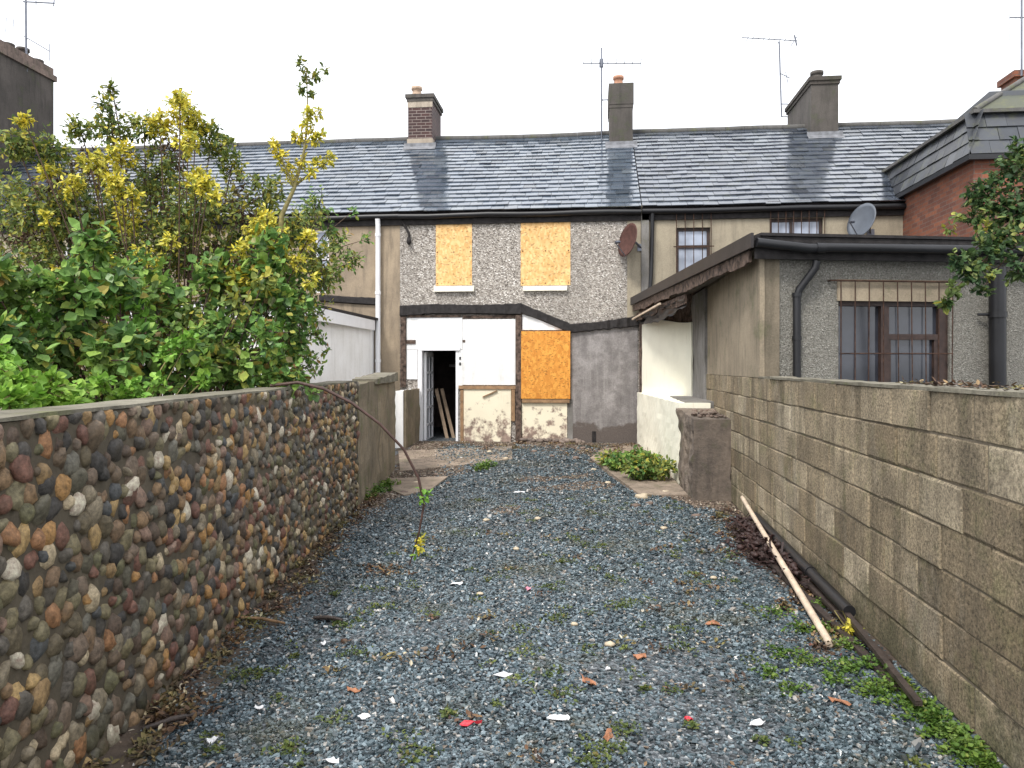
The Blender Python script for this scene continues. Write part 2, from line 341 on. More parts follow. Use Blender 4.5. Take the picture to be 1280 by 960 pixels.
M['ochre_stone'] = m_simple('pale_stone', (.5,.42,.3), .6, .2, 20)

# ------------------------------------------------------------------ leaf and twig tools
def leaves_mesh(P, D, N, L, W):
    """P base points, D directions, N rough normals, L lengths, W widths."""
    n = len(P); D = D/np.linalg.norm(D, axis=1, keepdims=True)
    S = np.cross(D, N); S /= (np.linalg.norm(S, axis=1, keepdims=True)+1e-9); U = np.cross(S, D)
    L = L[:, None]; W = W[:, None]
    v0 = P; tip = P+D*L-U*L*.12; mid = P+D*L*.45-U*W*.22
    l = P+D*L*.42+S*W*.5; r = P+D*L*.42-S*W*.5; l2 = P+D*L*.75+S*W*.34-U*L*.03; r2 = P+D*L*.75-S*W*.34-U*L*.03
    V = np.stack([v0, l, l2, tip, r2, r, mid], 1).reshape(-1, 3)
    T = np.array([[0,6,1],[1,6,2],[2,6,3],[3,6,4],[4,6,5],[5,6,0]])
    Fc = (T[None]+(np.arange(n)*7)[:, None, None]).reshape(-1, 3)
    return V, Fc
def rdir(n): 
    d = RS.normal(size=(n, 3)); return d/np.linalg.norm(d, axis=1, keepdims=True)
def clump_leaves(clumps, size, per=7, up=.35, asp=.6):
    """clumps: (centre, (rx,ry,rz), n_twigs). returns leaf arrays + twig segments"""
    P = []; D = []; N = []; tw = []
    for c, r, n in clumps:
        c = np.array(c); r = np.array(r)
        for i in range(n):
            d = rdir(1)[0]; e = c+d*r*RS.uniform(.55, 1.08); s = c+d*r*RS.uniform(.05, .45)+RS.normal(size=3)*r*.12
            tw.append((s, e)); ax = (e-s)
            for k in range(per):
                t = (k+.6)/per; p = s+ax*t+RS.normal(size=3)*.006
                ld = ax/(np.linalg.norm(ax)+1e-6)*.5+rdir(1)[0]*.9+np.array([0,0,-.15])
                P.append(p); D.append(ld); N.append(np.array([0,-.35,up+.4])+rdir(1)[0]*.55)
    n = len(P); L = size*RS.uniform(.55, 1.25, n); return np.array(P), np.array(D), np.array(N), L, L*asp*RS.uniform(.8, 1.2, n), tw
def make_plant(name, base, clumps_by_mat, label, cat, stemmat, trunk_r=.03, group=None, twig_every=3, stems=True, partname='foliage'):
    t = thing(name, base, label, cat, group); mb = MB(); B = Vector(base)
    for mname, clumps, size, per, asp in clumps_by_mat:
        P, D, N, L, W, tw = clump_leaves(clumps, size, per, asp=asp); V, Fc = leaves_mesh(P, D, N, L, W)
        build_np(partname, V, Fc, M[mname], t)
        for s, e in tw[::twig_every]: mb.tube([s, (np.array(s)+e)/2+RS.normal(size=3)*.01, e], [.005, .004, .002], 4, False)
        if stems:
            for c, r, n in clumps:
                c = Vector(c); mid = B.lerp(c, .5)+Vector((random.uniform(-.1,.1), random.uniform(-.1,.1), .12))
                q = [B+Vector((random.uniform(-.1,.1), random.uniform(-.1,.1), -.05)), B.lerp(mid, .55), mid, mid.lerp(c, .55)+Vector((0,0,.05)), c]
                mb.tube(q, [trunk_r, trunk_r*.8, trunk_r*.55, trunk_r*.35, .006], 6, False)
    if mb.v: build(mb, 'branches', M[stemmat], t)
    return t
def ground_leaves(spots, n_per, size, asp=.6, hh=.03):
    P = []; 
    for x, y, r, k in spots:
        m = int(n_per*k); a = RS.uniform(0, 2*math.pi, m); q = r*np.sqrt(RS.uniform(0, 1, m))*(.75+.35*np.sin(a*3+x*7)+.2*np.sin(a*5+y*3))
        X = x+q*np.cos(a); Y = y+q*np.sin(a); Z = np.array([gz(u, w) for u, w in zip(X, Y)])+np.abs(RS.normal(0, 1, m))*hh*(1.1-q/r*.6)+.008
        P.append(np.stack([X, Y, Z], 1))
    P = np.concatenate(P); n = len(P); D = rdir(n); D[:, 2] = np.abs(D[:, 2])*.6+.05
    N = np.tile([0, 0, 1.], (n, 1))+rdir(n)*.5; L = size*RS.uniform(.5, 1.3, n)
    return leaves_mesh(P, D, N, L, L*asp)

# ================================================================== SETTING: ground
LW = lambda Y: -1.768-.1178*Y                     # yard face of the left wall
gb = []; 
xs = [-400,-120,-40,-16,-9,-6]+list(np.linspace(-4.5, 3, 31))+[5,9,16,40,120,400]
ys = [-60,-15,-4,0]+list(np.linspace(1, 16, 61))+[22,40,90,200,500]
V = []; 
for yy in ys:
    for xx in xs: V.append((xx, yy, gz(xx, yy)+(.012*mnoise.noise(Vector((xx*1.3, yy*1.3, 0))) if 0 < yy < 16 else 0)))
nx = len(xs); Fq = [(j*nx+i, j*nx+i+1, (j+1)*nx+i+1, (j+1)*nx+i) for j in range(len(ys)-1) for i in range(nx-1)]
g = build(MB().add(V, Fq, True), 'ground', M['ground']); tag(g, kind='structure')
# soil beds either side of the yard and along its far end
sb = MB()
def sheet(mb, pts, dz):
    mb.add([(p[0], p[1], gz(p[0], p[1])+dz) for p in pts], [tuple(range(len(pts)))])
sheet(sb, [(-14,0),(LW(0)-.1,0),(LW(11.6)-.1,11.6),(-14,11.6)], .02)
tag(build(sb, 'garden_soil', M['soil']), kind='structure')

# gravel chips
def chips(n, ymin, ymax, size, keep=None, lift=.4):
    Y = RS.uniform(ymin, ymax, n); X = RS.uniform(0, 1, n); xl = -1.768-.1178*Y+.03; X = xl+(1.74-xl)*X
    if keep is not None: k = keep(X, Y); X = X[k]; Y = Y[k]; n = len(X)
    t = np.clip((Y-10.5)/4, 0, 1); Z = .15*t*t*(3-2*t)+size*RS.uniform(0, lift, n)
    B = np.array([(-1,-1,-1),(1,-1,-1),(1,1,-1),(-1,1,-1),(-1,-1,1),(1,-1,1),(1,1,1),(-1,1,1)])*.5
    Vv = B[None]*(1+RS.uniform(-.45, .45, (n, 8, 3)))
    sc = np.stack([size*RS.uniform(.6, 1.5, n), size*RS.uniform(.4, 1, n), size*RS.uniform(.25, .6, n)], 1); Vv = Vv*sc[:, None, :]
    a = RS.uniform(0, 6.28, n); tl = RS.normal(0, .35, n); ca, sa, ct, st = np.cos(a), np.sin(a), np.cos(tl), np.sin(tl)
    x, y, z = Vv[..., 0], Vv[..., 1], Vv[..., 2]
    x, z = x*ct[:, None]-z*st[:, None], x*st[:, None]+z*ct[:, None]
    x, y = x*ca[:, None]-y*sa[:, None], x*sa[:, None]+y*ca[:, None]
    Vv = np.stack([x+X[:, None], y+Y[:, None], z+Z[:, None]], -1).reshape(-1, 3)
    Q = np.array([(0,3,2,1),(4,5,6,7),(0,1,5,4),(1,2,6,5),(2,3,7,6),(3,0,4,7)])
    return Vv, (Q[None]+(np.arange(n)*8)[:, None, None]).reshape(-1, 4)
def fuzz(X, Y): return .18*np.sin(X*5.1+Y*2.3)+.12*np.sin(X*11+Y*7.7)
def keep(X, Y):
    f = fuzz(X, Y)+RS.normal(0, .08, len(X))
    xl = -1.768-.1178*Y
    left = X > xl+.12+f*.6+np.where(Y > 8.3, np.clip((Y-8.3)*.22, 0, .55), 0)
    right = (X < 1.52+f*.5) | (Y < 5.2+f*2) 
    apron = ~((X > .35+f*.4+np.clip((11.9-Y)*.3, 0, 9)) & (Y > 9.0+f)) 
    pn = np.sin(X*1.9+Y*.7+1)*np.sin(Y*1.3-X*.8)+.5*np.sin(X*4.3-Y*2.9)*np.sin(Y*3.1+X)
    thin = (pn < .62) | (RS.uniform(0, 1, len(X)) < .35)
    return left & right & apron & thin & (Y < 14.2+f*2)
Vs = []; Fs = []; off = 0
for n, a, b, s, l in [(44000, 1.9, 3.9, .0155, .6), (36000, 3.9, 6.0, .0175, .6), (36000, 6, 9.5, .022, .7), (20000, 9.5, 14.4, .027, .7), (3500, 1.9, 8, .026, .6), (300, 2.5, 12, .036, .5)]:
    v, f = chips(n, a, b, s, keep, l); Vs.append(v); Fs.append(f+off); off += len(v)
tag(build_np('gravel', np.concatenate(Vs), np.concatenate(Fs), M['gravel']), 'loose blue-grey slate gravel spread over the yard between the walls', 'gravel', kind='stuff')

# ================================================================== LEFT PEBBLE WALL
WH = 1.52; Y0, Y1, YE = .6, 8.7, 11.75
wd = Vector((-.1178, 1, 0)).normalized(); wn = Vector((wd.y, -wd.x, 0))       # outward into the yard (+X)
lw = thing('pebble_wall', (LW(5), 5, 0), 'garden wall faced with rounded multicoloured beach pebbles, left side of the yard', 'wall')
def wallpt(Y, z, off=0): return Vector((LW(Y), Y, z))+wn*off
b = MB()
pA, pB = wallpt(Y0, 0), wallpt(Y1, 0)
b.prism([pA+wn*.010, pB+wn*.010, pB-wn*.22, pA-wn*.22], -.1, WH-.02)
build(b, 'wall_core', M['pebble_bed'], lw)
Lw = (pB-pA).length; Vp = []; Fp = []; off = 0; row = 0; z = .03
while z < WH-.03:
    u = random.uniform(0, .08)
    rh = random.uniform(.078, .092)
    while u < Lw:
        big = random.random(); w = random.uniform(.066, .105) if big > .3 else random.uniform(.04, .064)
        Yc = Y0+(pB.y-pA.y)*u/Lw; n = 2 if Yc < 6 else 1
        V0, T0 = ICO[n]; h = w*random.uniform(.95, 1.45)
        v = V0*np.array([w*.54, .034, h*.54]); v[:, 1] = np.sign(v[:, 1])*.034*np.abs(v[:, 1]/.034)**.7; v = v*(1+.16*np.sin(V0@RS.normal(size=3)*2+RS.uniform(0, 6)))[:, None]*(1+.08*np.sin(V0@RS.normal(size=3)*4+RS.uniform(0, 6)))[:, None]
        v[:, 0] *= (1+RS.uniform(-.5, .30)*V0[:, 2])
        a = random.gauss(0, .35); ca, sa = math.cos(a), math.sin(a); x = v[:, 0]*ca-v[:, 2]*sa; zz = v[:, 0]*sa+v[:, 2]*ca
        zc = z+random.gauss(0, .017); c = pA+wd*u+wn*random.uniform(-.012, .006)
        ti = random.gauss(0, .18)
        W = np.stack([c.x+wd.x*x+wn.x*(v[:, 1]+zz*ti), c.y+wd.y*x+wn.y*(v[:, 1]+zz*ti), zc+zz], 1)
        W[:, 2] = np.minimum(W[:, 2], WH-.012)
        Vp.append(W); Fp.append(T0+off); off += len(W); u += w*random.uniform(.93, 1.08)
    z += rh
build_np('pebble_facing', np.concatenate(Vp), np.concatenate(Fp), M['pebble'], lw, smooth=True)
b = MB(); n = 60
for i in range(n):                                                        # uneven cement top
    ya, yb = Y0+(Y1-Y0)*i/n, Y0+(Y1-Y0)*(i+1)/n
    ha, hb = WH+.012*mnoise.noise(Vector((ya*2, 0, 0))), WH+.012*mnoise.noise(Vector((yb*2, 0, 0)))
    wa, wb_ = .02+.012*mnoise.noise(Vector((ya*5, 3, 0))), .02+.012*mnoise.noise(Vector((yb*5, 3, 0)))
    P0, P1 = wallpt(ya, 0, wa), wallpt(yb, 0, wb_); Q0, Q1 = wallpt(ya, 0, -.24), wallpt(yb, 0, -.24)
    b.add([(P0.x,P0.y,WH-.016),(P1.x,P1.y,WH-.016),(P1.x,P1.y,hb),(P0.x,P0.y,ha),(Q0.x,Q0.y,ha),(Q1.x,Q1.y,hb),(Q0.x,Q0.y,WH-.03),(Q1.x,Q1.y,WH-.03)],
          [(0,1,2,3),(3,2,5,4),(4,5,7,6)])
build(b, 'coping', M['coping'], lw)
# plain cement end of the boundary wall
ew = thing('cement_wall', (LW(10.2), 10.2, 0), 'short brown rendered wall stub that carries on the pebble wall towards the house', 'wall')
def rough_prism(mb, P, Q, z0, z1, thick, nrm, nu=14, nv=6, amp=.02, seed=0, topf=None):
    """upright slab from P to Q with uneven faces"""
    P, Q = Vector(P), Vector(Q); d = Q-P
    grid = []
    for side in (0, 1):
        for j in range(nv+1):
            for i in range(nu+1):
                t = i/nu; top = topf(t) if topf else z1; zz = z0+(top-z0)*j/nv; p = P+d*t
                k = amp*mnoise.noise(Vector((t*d.length*2.3+seed, zz*2.3, side*7+seed)))+amp*.4*mnoise.noise(Vector((t*d.length*9+seed, zz*9, side*7)))
                p = p+nrm*(k if side == 0 else -thick-k)
                grid.append((p.x, p.y, zz+(amp*.6*mnoise.noise(Vector((t*d.length*4, seed+9, 0))) if j == nv else 0)))
    W = nu+1; S = W*(nv+1); fs = []
    for j in range(nv):
        for i in range(nu):
            a = j*W+i; fs.append((a, a+1, a+W+1, a+W)); fs.append((S+a+1, S+a, S+a+W, S+a+W+1))
    for i in range(nu): a = nv*W+i; fs.append((a, a+1, S+a+1, S+a))
    for j in range(nv):
        a = j*W; fs.append((S+a, a, a+W, S+a+W)); a = j*W+nu; fs.append((a, S+a, S+a+W, a+W))
    mb.add(grid, fs, False)
b = MB(); rough_prism(b, wallpt(Y1, 0, .03), wallpt(YE, 0, .03), -.1, WH, .26, wn, 40, 16, .035, 3, lambda t: WH-.07+.10*t+.02*math.sin(t*9))
build(b, 'wall_body', M['end_wall'], ew)
b = MB(); rough_prism(b, wallpt(Y1+1.0, 0, .075), wallpt(YE+.02, 0, .075), WH-.07, WH+.06, .34, wn, 30, 3, .03, 5, lambda t: WH-.0+.07*t)
build(b, 'coping', M['coping'], ew)

# ================================================================== RIGHT BLOCK WALL
XR = 1.76; EXTY = 7.96; BT = 1.575
rw = thing('block_wall', (XR, 5, 0), 'weathered bare concrete block wall along the right side of the yard', 'wall')
build(MB().box(XR+.004, XR+.21, .4, EXTY-.01, -.1, BT-.004), 'mortar_bed', M['mortar'], rw)
def block_face(mb, y0, y1, x, z0, z1, ch=.225, bl=.47, seed=0, jo=.005):
    r = random.Random(seed); z = z0; row = 0
    while z < z1-.02:
        u = y0-bl*(.5 if row % 2 else 0)-r.uniform(0, .05)
        while u < y1:
            L = bl*r.uniform(.93, 1.07); a, b_ = max(u+jo, y0), min(u+L-jo, y1)
            if b_-a > .05:
                o = r.uniform(0, .012); za, zb = z+jo*r.uniform(.3, 1.4), min(z+ch, z1)-jo*r.uniform(.3, 1.3); e = .008; xx = x-o
                jz = lambda: r.uniform(-.007, .007)
                vs = [(x+.05,a,za),(x+.05,b_,za),(x+.05,b_,zb),(x+.05,a,zb),(xx,a+e,za+e+jz()),(xx,b_-e,za+e+jz()),(xx,b_-e,zb-e+jz()),(xx,a+e,zb-e+jz()),
                      (xx+e,a,za+jz()),(xx+e,b_,za+jz()),(xx+e,b_,zb+jz()),(xx+e,a,zb+jz())]
                fs = [(4,7,6,5),(8,4,5,9),(9,5,6,10),(10,6,7,11),(11,7,4,8),(0,8,9,1),(1,9,10,2),(2,10,11,3),(3,11,8,0)]
                mb.add(vs, fs)
            u += L
        z += ch; row += 1
b = MB(); block_face(b, .4, EXTY, XR, 0, BT, seed=4); build(b, 'blockwork', M['block'], rw)
b = MB(); rough_prism(b, (XR-.012, .4, 0), (XR-.012, EXTY-.01, 0), BT-.006, BT+.014, .235, Vector((-1, 0, 0)), 90, 2, .014, 8)
build(b, 'coping', M['coping'], rw)

# ================================================================== TERRACE HOUSES
EAVE = 4.90; RY, RZ = 18.6, 7.44
def px_x(x, y=400): return PY(x, y, YF).x
def fz(y, x=640): return PY(x, y, YF).z
def wall_holes(mb, x0, x1, z0, z1, holes, Y, rev=.16):
    X = sorted({x0, x1}|{h[0] for h in holes}|{h[1] for h in holes}); Z = sorted({z0, z1}|{h[2] for h in holes}|{h[3] for h in holes})
    for i in range(len(X)-1):
        for j in range(len(Z)-1):
            cx, cz = (X[i]+X[i+1])/2, (Z[j]+Z[j+1])/2
            if any(h[0] < cx < h[1] and h[2] < cz < h[3] for h in holes): continue
            mb.add([(X[i],Y,Z[j]),(X[i+1],Y,Z[j]),(X[i+1],Y,Z[j+1]),(X[i],Y,Z[j+1])], [(0,1,2,3)])
    for a, b_, c, d in holes:
        mb.add([(a,Y,c),(b_,Y,c),(b_,Y,d),(a,Y,d),(a,Y+rev,c),(b_,Y+rev,c),(b_,Y+rev,d),(a,Y+rev,d)], [(0,4,5,1),(1,5,6,2),(2,6,7,3),(3,7,4,0)])
    mb.add([(x0,Y,z0),(x0,Y+7,z0),(x0,Y+7,z1),(x0,Y,z1),(x1,Y,z0),(x1,Y+7,z0),(x1,Y+7,z1),(x1,Y,z1)], [(0,3,2,1),(4,5,6,7),(1,2,6,5)])
def rect(x0, y0, x1, y1, Y=YF):
    A, B_ = PY(x0, y1, Y), PY(x1, y0, Y); return A.x, B_.x, A.z, B_.z
def rbox(mb, x0, y0, x1, y1, fr, bk=0., Y=YF):
    a, b_, c, d = rect(x0, y0, x1, y1, Y); return mb.box(a, b_, Y-fr, Y-bk, c, d)
def slates(mb, corner, u, n_u, up, rows, w, ex, seed, sag=None, wav=.0028):
    """slate courses: corner point, u unit across, up unit up the slope, outward normal = u x up"""
    r = random.Random(seed); u = Vector(u).normalized(); up = Vector(up).normalized(); nr = u.cross(up).normalized(); corner = Vector(corner)
    tot = n_u
    for j in range(rows):
        s0 = j*ex; x = -w*(.5 if j % 2 else 0)-.01
        while x < tot:
            ww = w*r.uniform(.94, 1.06); a = max(x, 0); b_ = min(x+ww-.006, tot)
            if b_-a > .03:
                dl = r.gauss(0, .0025) if r.random() > .02 else r.uniform(-.035, .012); tl = r.gauss(0, wav); t2 = r.gauss(0, wav); th = .009+r.uniform(0, .004)
                P = lambda q, s, h: corner+u*q+up*s+nr*(h+(sag(q, s) if sag else 0))
                h0 = .026+th; L = ex+.04
                v = [P(a, s0+dl, h0+tl), P(b_, s0+dl, h0+tl+t2), P(b_, s0+L, .012+t2), P(a, s0+L, .012),
                     P(a, s0+dl, h0+tl-th-.006), P(b_, s0+dl, h0+tl+t2-th-.006)]
                mb.add(v, [(0,1,2,3), (4,5,1,0), (4,0,3), (5,2,1)])
            x += ww
def gable_roof(parent, x0, x1, seed, m, w=.27, sag=None, ex=.222):
    A = Vector((x0, YF-.14, EAVE-.06)); up = Vector((0, RY-(YF-.14), RZ-(EAVE-.06))); L = up.length
    mb = MB(); slates(mb, A, (1,0,0), x1-x0, up, int(L/ex)+1, w, ex, seed, sag)
    o = build(mb, 'roof', m, parent)
    b = MB(); n = 14
    d = up.normalized(); nr = Vector((1,0,0)).cross(d)
    for i in range(n):                      # underlay and back slope follow the sag
        qa, qb = (x1-x0)*i/n, (x1-x0)*(i+1)/n; P = []
        for q in (qa, qb):
            for s in (0, L*.5, L): P.append(A+Vector((q,0,0))+d*s+nr*((sag(q, s) if sag else 0)-.004))
        b.add(P+[(x0+qa, 2*RY-YF, EAVE), (x0+qb, 2*RY-YF, EAVE)], [(0,3,4,1),(1,4,5,2),(2,5,7,6)])
    build(b, 'roof_underlay', M['black_rough'], o)
    b = MB(); q = 0
    while q < x1-x0-.05:
        ln = min(.45, x1-x0-q); za = RZ+.02+(sag(q, L) if sag else 0); zb = RZ+.02+(sag(q+ln, L) if sag else 0)
        b.tube([(x0+q+.003, RY, za), (x0+q+ln-.003, RY, zb)], .075, 10); q += ln
    build(b, 'ridge_tiles', M['ridge'], o)
    # gutter and fascia
    b = MB(); b.box(x0, x1, YF-.05, YF-.004, EAVE-.30, EAVE-.045); build(b, 'fascia', M['black_rough'], parent)
    b = MB(); b.tube([(x0+(x1-x0)*i/8, YF-.11, EAVE-.135+.01*math.sin(i*1.7+seed)) for i in range(9)], .058, 10); build(b, 'gutter', M['black'], parent)
    return o
def sash(parent, x0, y0, x1, y1, pane, frame, bars=None, split=.42, mull=None):
    a, b_, c, d = rect(x0, y0, x1, y1); t = .06
    f = MB(); Y = YF+.07
    f.box(a, a+t, Y, Y+.05, c, d); f.box(b_-t, b_, Y, Y+.05, c, d); f.box(a+t, b_-t, Y, Y+.05, d-t, d); f.box(a+t, b_-t, Y, Y+.05, c, c+t)
    zs = d-(d-c)*split; f.box(a+t, b_-t, Y-.008, Y+.042, zs-.03, zs+.03)
    if mull: xm = a+(b_-a)*mull; f.box(xm-.03, xm+.03, Y-.012, Y+.04, c+t, d-t)
    w = build(f, 'window', frame, parent)
    build(MB().box(a+t*.5, b_-t*.5, Y+.02, Y+.03, c+t*.5, d-t*.5), 'pane', pane, w)
    return w
# ---- chimneys
def roofY(z): return YF+(z-EAVE)/(RZ-EAVE)*(RY-YF)
def on_roof(x, y):                                  # point of the slope seen at a pixel of the photo
    r = ray(x, y); n = Vector((0, -(RZ-EAVE), RY-YF)); O = Vector((0, YF, EAVE))
    return Vector((0,0,EYE))+r*((O-Vector((0,0,EYE))).dot(n)/r.dot(n))
def pot(mb, c, r, h): mb.lathe(c, [(r*1.05,0),(r*1.05,.04),(r*.92,.06),(r*.85,h-.08),(r*1.08,h-.07),(r*1.08,h),(r*.8,h),(r*.7,h-.15)], 14)
def chim_box(x0, x1, ybase, ytop, depth):
    A = on_roof(x0, ybase); Yc = A.y; X0 = A.x; X1 = PY(x1, ybase, Yc).x; zt = PY((x0+x1)/2, ytop, Yc).z
    return X0, X1, Yc, Yc+depth, A.z, zt
XA, XB = px_x(500), px_x(801)
sagm = lambda q, s: -.03*math.sin(max(0, min(1, q/4.9))*math.pi)*(s/4.2)+.005*mnoise.noise(Vector((q*1.1, s*1.1, 3)))
# ---- the boarded-up house
h1 = thing('boarded_house', ((XA+XB)/2, YF, 0), 'derelict two-storey terraced house with orange boards over its windows and an open door', 'house')
H_ul, H_ur = rect(545,273,590,357), rect(651,270,713,357); H_d = rect(523,438,573,557)
b = MB(); wall_holes(b, XA, XB, -.1, EAVE+.02, [H_ul, H_ur, H_d], YF); build(b, 'wall', M['dash'], h1)
gable_roof(h1, XA, XB, 3, M['slate'], .27, sagm)
for i, (R_, s) in enumerate([((545,273,590,357), (543,357.5,593,365)), ((651,270,713,357), (654,357.5,709,364))]):
    b = MB(); rbox(b, *R_, .012, -.03); bd = build(b, 'window_board', M['osb'], h1)
    b = MB(); rbox(b, *s, .075, -.02); build(b, 'window_sill', M['sill'], h1)
    b = MB(); a_, c_, d_, e_ = rect(*R_)
    for u_ in (.04, .5, .96):
        for v_ in (.03, .5, .97): b = MB(); b.obox((a_+(c_-a_)*u_, YF-.014, d_+(e_-d_)*v_), (.022,.006,.022)); build(b, 'screw', M['rust'], bd)
b = MB(); rbox(b, 652,414,713,498, .11, .02); build(b, 'window_board', M['osb_dark'], h1)['label'] = 'deep orange wet strand board over the ground-floor window'
b = MB(); rbox(b, 653,499,712,503, .10, .02); build(b, 'batten', M['mid_wood'], h1)
# strip of flatter render at the right-hand edge
b = MB(); rbox(b, 784,268,801,400, .02, 0); build(b, 'edge_render', M['tan'], h1)
# remains of the lean-to: bitumen flashing line, posts and cladding
def ribbon(mb, pts, fr, amp=.012, seed=0):
    """pts (x, ytop, ybot) on the facade, drawn as a ragged thick strip"""
    P = []
    for i in range(len(pts)-1):
        n = max(2, int((pts[i+1][0]-pts[i][0])/4))
        for k in range(n): t = k/n; P.append([pts[i][q]+(pts[i+1][q]-pts[i][q])*t for q in range(3)])
    P.append(list(pts[-1])); top = []; bot = []
    for i, (x, a, c) in enumerate(P):
        top.append(PY(x, a, YF)+Vector((0,0,amp*mnoise.noise(Vector((x*.2, seed, 0)))*1.5))); bot.append(PY(x, c, YF)+Vector((0,0,amp*2.4*mnoise.noise(Vector((x*.25, seed+5, 0))))))
    n = len(P); vs = []
    for i in range(n):
        f = fr*(1+.35*mnoise.noise(Vector((P[i][0]*.15, seed, 2)))); vs += [(top[i].x, YF-.002, top[i].z), (top[i].x, YF-f, top[i].z-.02), (bot[i].x, YF-f, bot[i].z+.02), (bot[i].x, YF-.002, bot[i].z)]
    fs = []
    for i in range(n-1):
        for k in range(3): fs.append((i*4+k, i*4+k+1, i*4+4+k+1, i*4+4+k))
    fs += [(3,2,1,0), ((n-1)*4, (n-1)*4+1, (n-1)*4+2, (n-1)*4+3)]
    mb.add(vs, fs)
b = MB(); ribbon(b, [(501,382,396),(540,380,393),(600,381,393),(652,379,394)], .10, .015, 1)
ribbon(b, [(651,379,392),(680,391,402),(712,404,417)], .09, .012, 2); ribbon(b, [(711,405,417),(750,402,413),(800,394,408)], .09, .012, 3)
build(b, 'bitumen_flashing', M['black_rough'], h1)
for q_ in ((501.5,396,508,484,.07), (645,394,652,556,.09)): b = MB(); rbox(b, *q_, 0); build(b, 'rotten_post', M['rot'], h1)
for nm_, mt_, q_ in [('white_panel','white_board',(508.6,397,578,437,.03,.002)), ('white_panel','white_board',(508.6,437.4,522,474,.026,.002)), ('white_panel','white_board',(578.6,399,644.6,481,.05,.002)),
        ('white_panel','white_board',(573.2,437.4,578.4,486,.034,.002)), ('top_batten','rot',(510,394,576,397,.05,.002)), ('top_batten','rot',(579,394,644,398,.045,.002)), ('broken_bracket','rot',(507,425,520,430,.05,.031)),
        ('broken_bracket','rot',(578.8,425,582,428,.06,.051)), ('lock_plate','black',(574.5,446,576.5,449.5,.045,.036)), ('lock_plate','black',(574.5,453,576.5,456.5,.045,.036))]:
    b = MB(); rbox(b, *q_); build(b, nm_, M[mt_], h1)
b = MB(); A, B_, C_, D_ = PY(653,393,YF), PY(653,412,YF), PY(711,412,YF), PY(690,409,YF)
b.yprism([(PY(653,412.5,YF).x,PY(653,412.5,YF).z),(PY(704,412.5,YF).x,PY(704,412.5,YF).z),(PY(653,391,YF).x,PY(653,391,YF).z)], YF-.03, YF-.002); build(b, 'white_panel', M['white_board'], h1)
b = MB(); rbox(b, 580,484,639,560, .045, .002); build(b, 'flaking_cream_plaster', M['cream'], h1)
b = MB(); rbox(b, 652.5,504,709,557, .045, .002); build(b, 'flaking_cream_plaster', M['cream'], h1)
b = MB(); rbox(b, 574,482,645,486, .075, .046); rbox(b, 576,487,580,560, .06, .002); rbox(b, 639.5,486,644,526, .065, .002)
p0, p1 = PY(604,496,YF), PY(622,488,YF); b.beam(p0-Vector((0,.06,0)), p1-Vector((0,.06,0)), .02, .05, (0,1,0)); build(b, 'timber_frame', M['mid_wood'], h1)
b = MB(); rbox(b, 709.5,500,716,557, .03, .002); build(b, 'cement_edge', M['grey_cement'], h1)
b = MB(); a_ = rect(714,415,797,556); b.yprism([(a_[0],a_[2]),(a_[1],a_[2]),(a_[1],PY(797,404,YF).z),(a_[0],PY(714,414,YF).z)], YF-.022, YF-.002)
build(b, 'stained_plaster', M['plaster'], h1)
b = MB(); rbox(b, 740,539,745,556, .03, .0225); build(b, 'plaster_gap', M['black_rough'], h1)
b = MB()
for i in range(30):
    x = 652+i*2.6+random.uniform(-1, 1); p = PY(x, 556+random.uniform(-1, 4), YF-.05); b.lump((p.x, YF-.06-random.uniform(0,.12), .14+random.uniform(0,.07)), (random.uniform(.04,.09), .07, random.uniform(.03,.06)), i, 2)
build(b, 'stone_footing', M['footing'], h1)
# door frame, door, room
xa, xb, za, zb = H_d; b = MB(); t = .085
b.box(xa, xa+t, YF-.06, YF+.1, za, zb); b.box(xa, xb+.04, YF-.065, YF+.1, zb-.002, zb+.07); b.box(xb-.05, xb, YF-.03, YF+.1, za, zb-.003)
fr = build(b, 'door_frame', M['white_paint'], h1)
b = MB(); xd = xa+t+.01; y0 = YF+.11; W_ = .74; zt = zb-.04; z0 = za+.03
b.box(xd, xd+.045, y0, y0+.10, z0, zt); b.box(xd, xd+.045, y0+W_-.1, y0+W_, z0, zt)
for k in range(6):
    zz = z0+(zt-z0-.08)*k/5; b.box(xd, xd+.045, y0+.1, y0+W_-.1, zz, zz+(.1 if k in (0, 5) else .045))
b.box(xd+.005, xd+.04, y0+W_/2-.015, y0+W_/2+.015, z0, zt)
dr = build(b, 'door', M['white_paint'], h1)
build(MB().box(xd+.018, xd+.026, y0+.09, y0+W_-.09, z0+.05, zt-.05), 'door_pane', m_glass('door_glass', (.3,.32,.36), .1), dr)
b = MB(); b.tube([(xd+.045, y0+W_-.05, z0+.95), (xd+.10, y0+W_-.05, z0+.95), (xd+.10, y0+W_-.15, z0+.95)], .012, 8); build(b, 'door_handle', M['metal'], dr)
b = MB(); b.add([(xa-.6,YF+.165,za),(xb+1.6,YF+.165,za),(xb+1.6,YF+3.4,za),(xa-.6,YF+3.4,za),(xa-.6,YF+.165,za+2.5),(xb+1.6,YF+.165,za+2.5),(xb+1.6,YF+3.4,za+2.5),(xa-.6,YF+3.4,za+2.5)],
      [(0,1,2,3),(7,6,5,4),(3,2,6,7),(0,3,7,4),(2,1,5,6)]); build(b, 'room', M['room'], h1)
b = MB(); b.box(xa+.5, xa+.64, YF+2.3, YF+2.4, za+.5, za+1.9); b.box(xa+.2, xa+.62, YF+2.32, YF+2.38, za+1.62, za+1.68); build(b, 'inner_door_frame', m_simple('grey_inner_wood', (.5,.48,.48), .8), h1)
b = MB(); b.box(xa-.03, xb+.02, YF-.28, YF+.17, -.05, za+.02); build(b, 'door_step', M['slab'], h1)
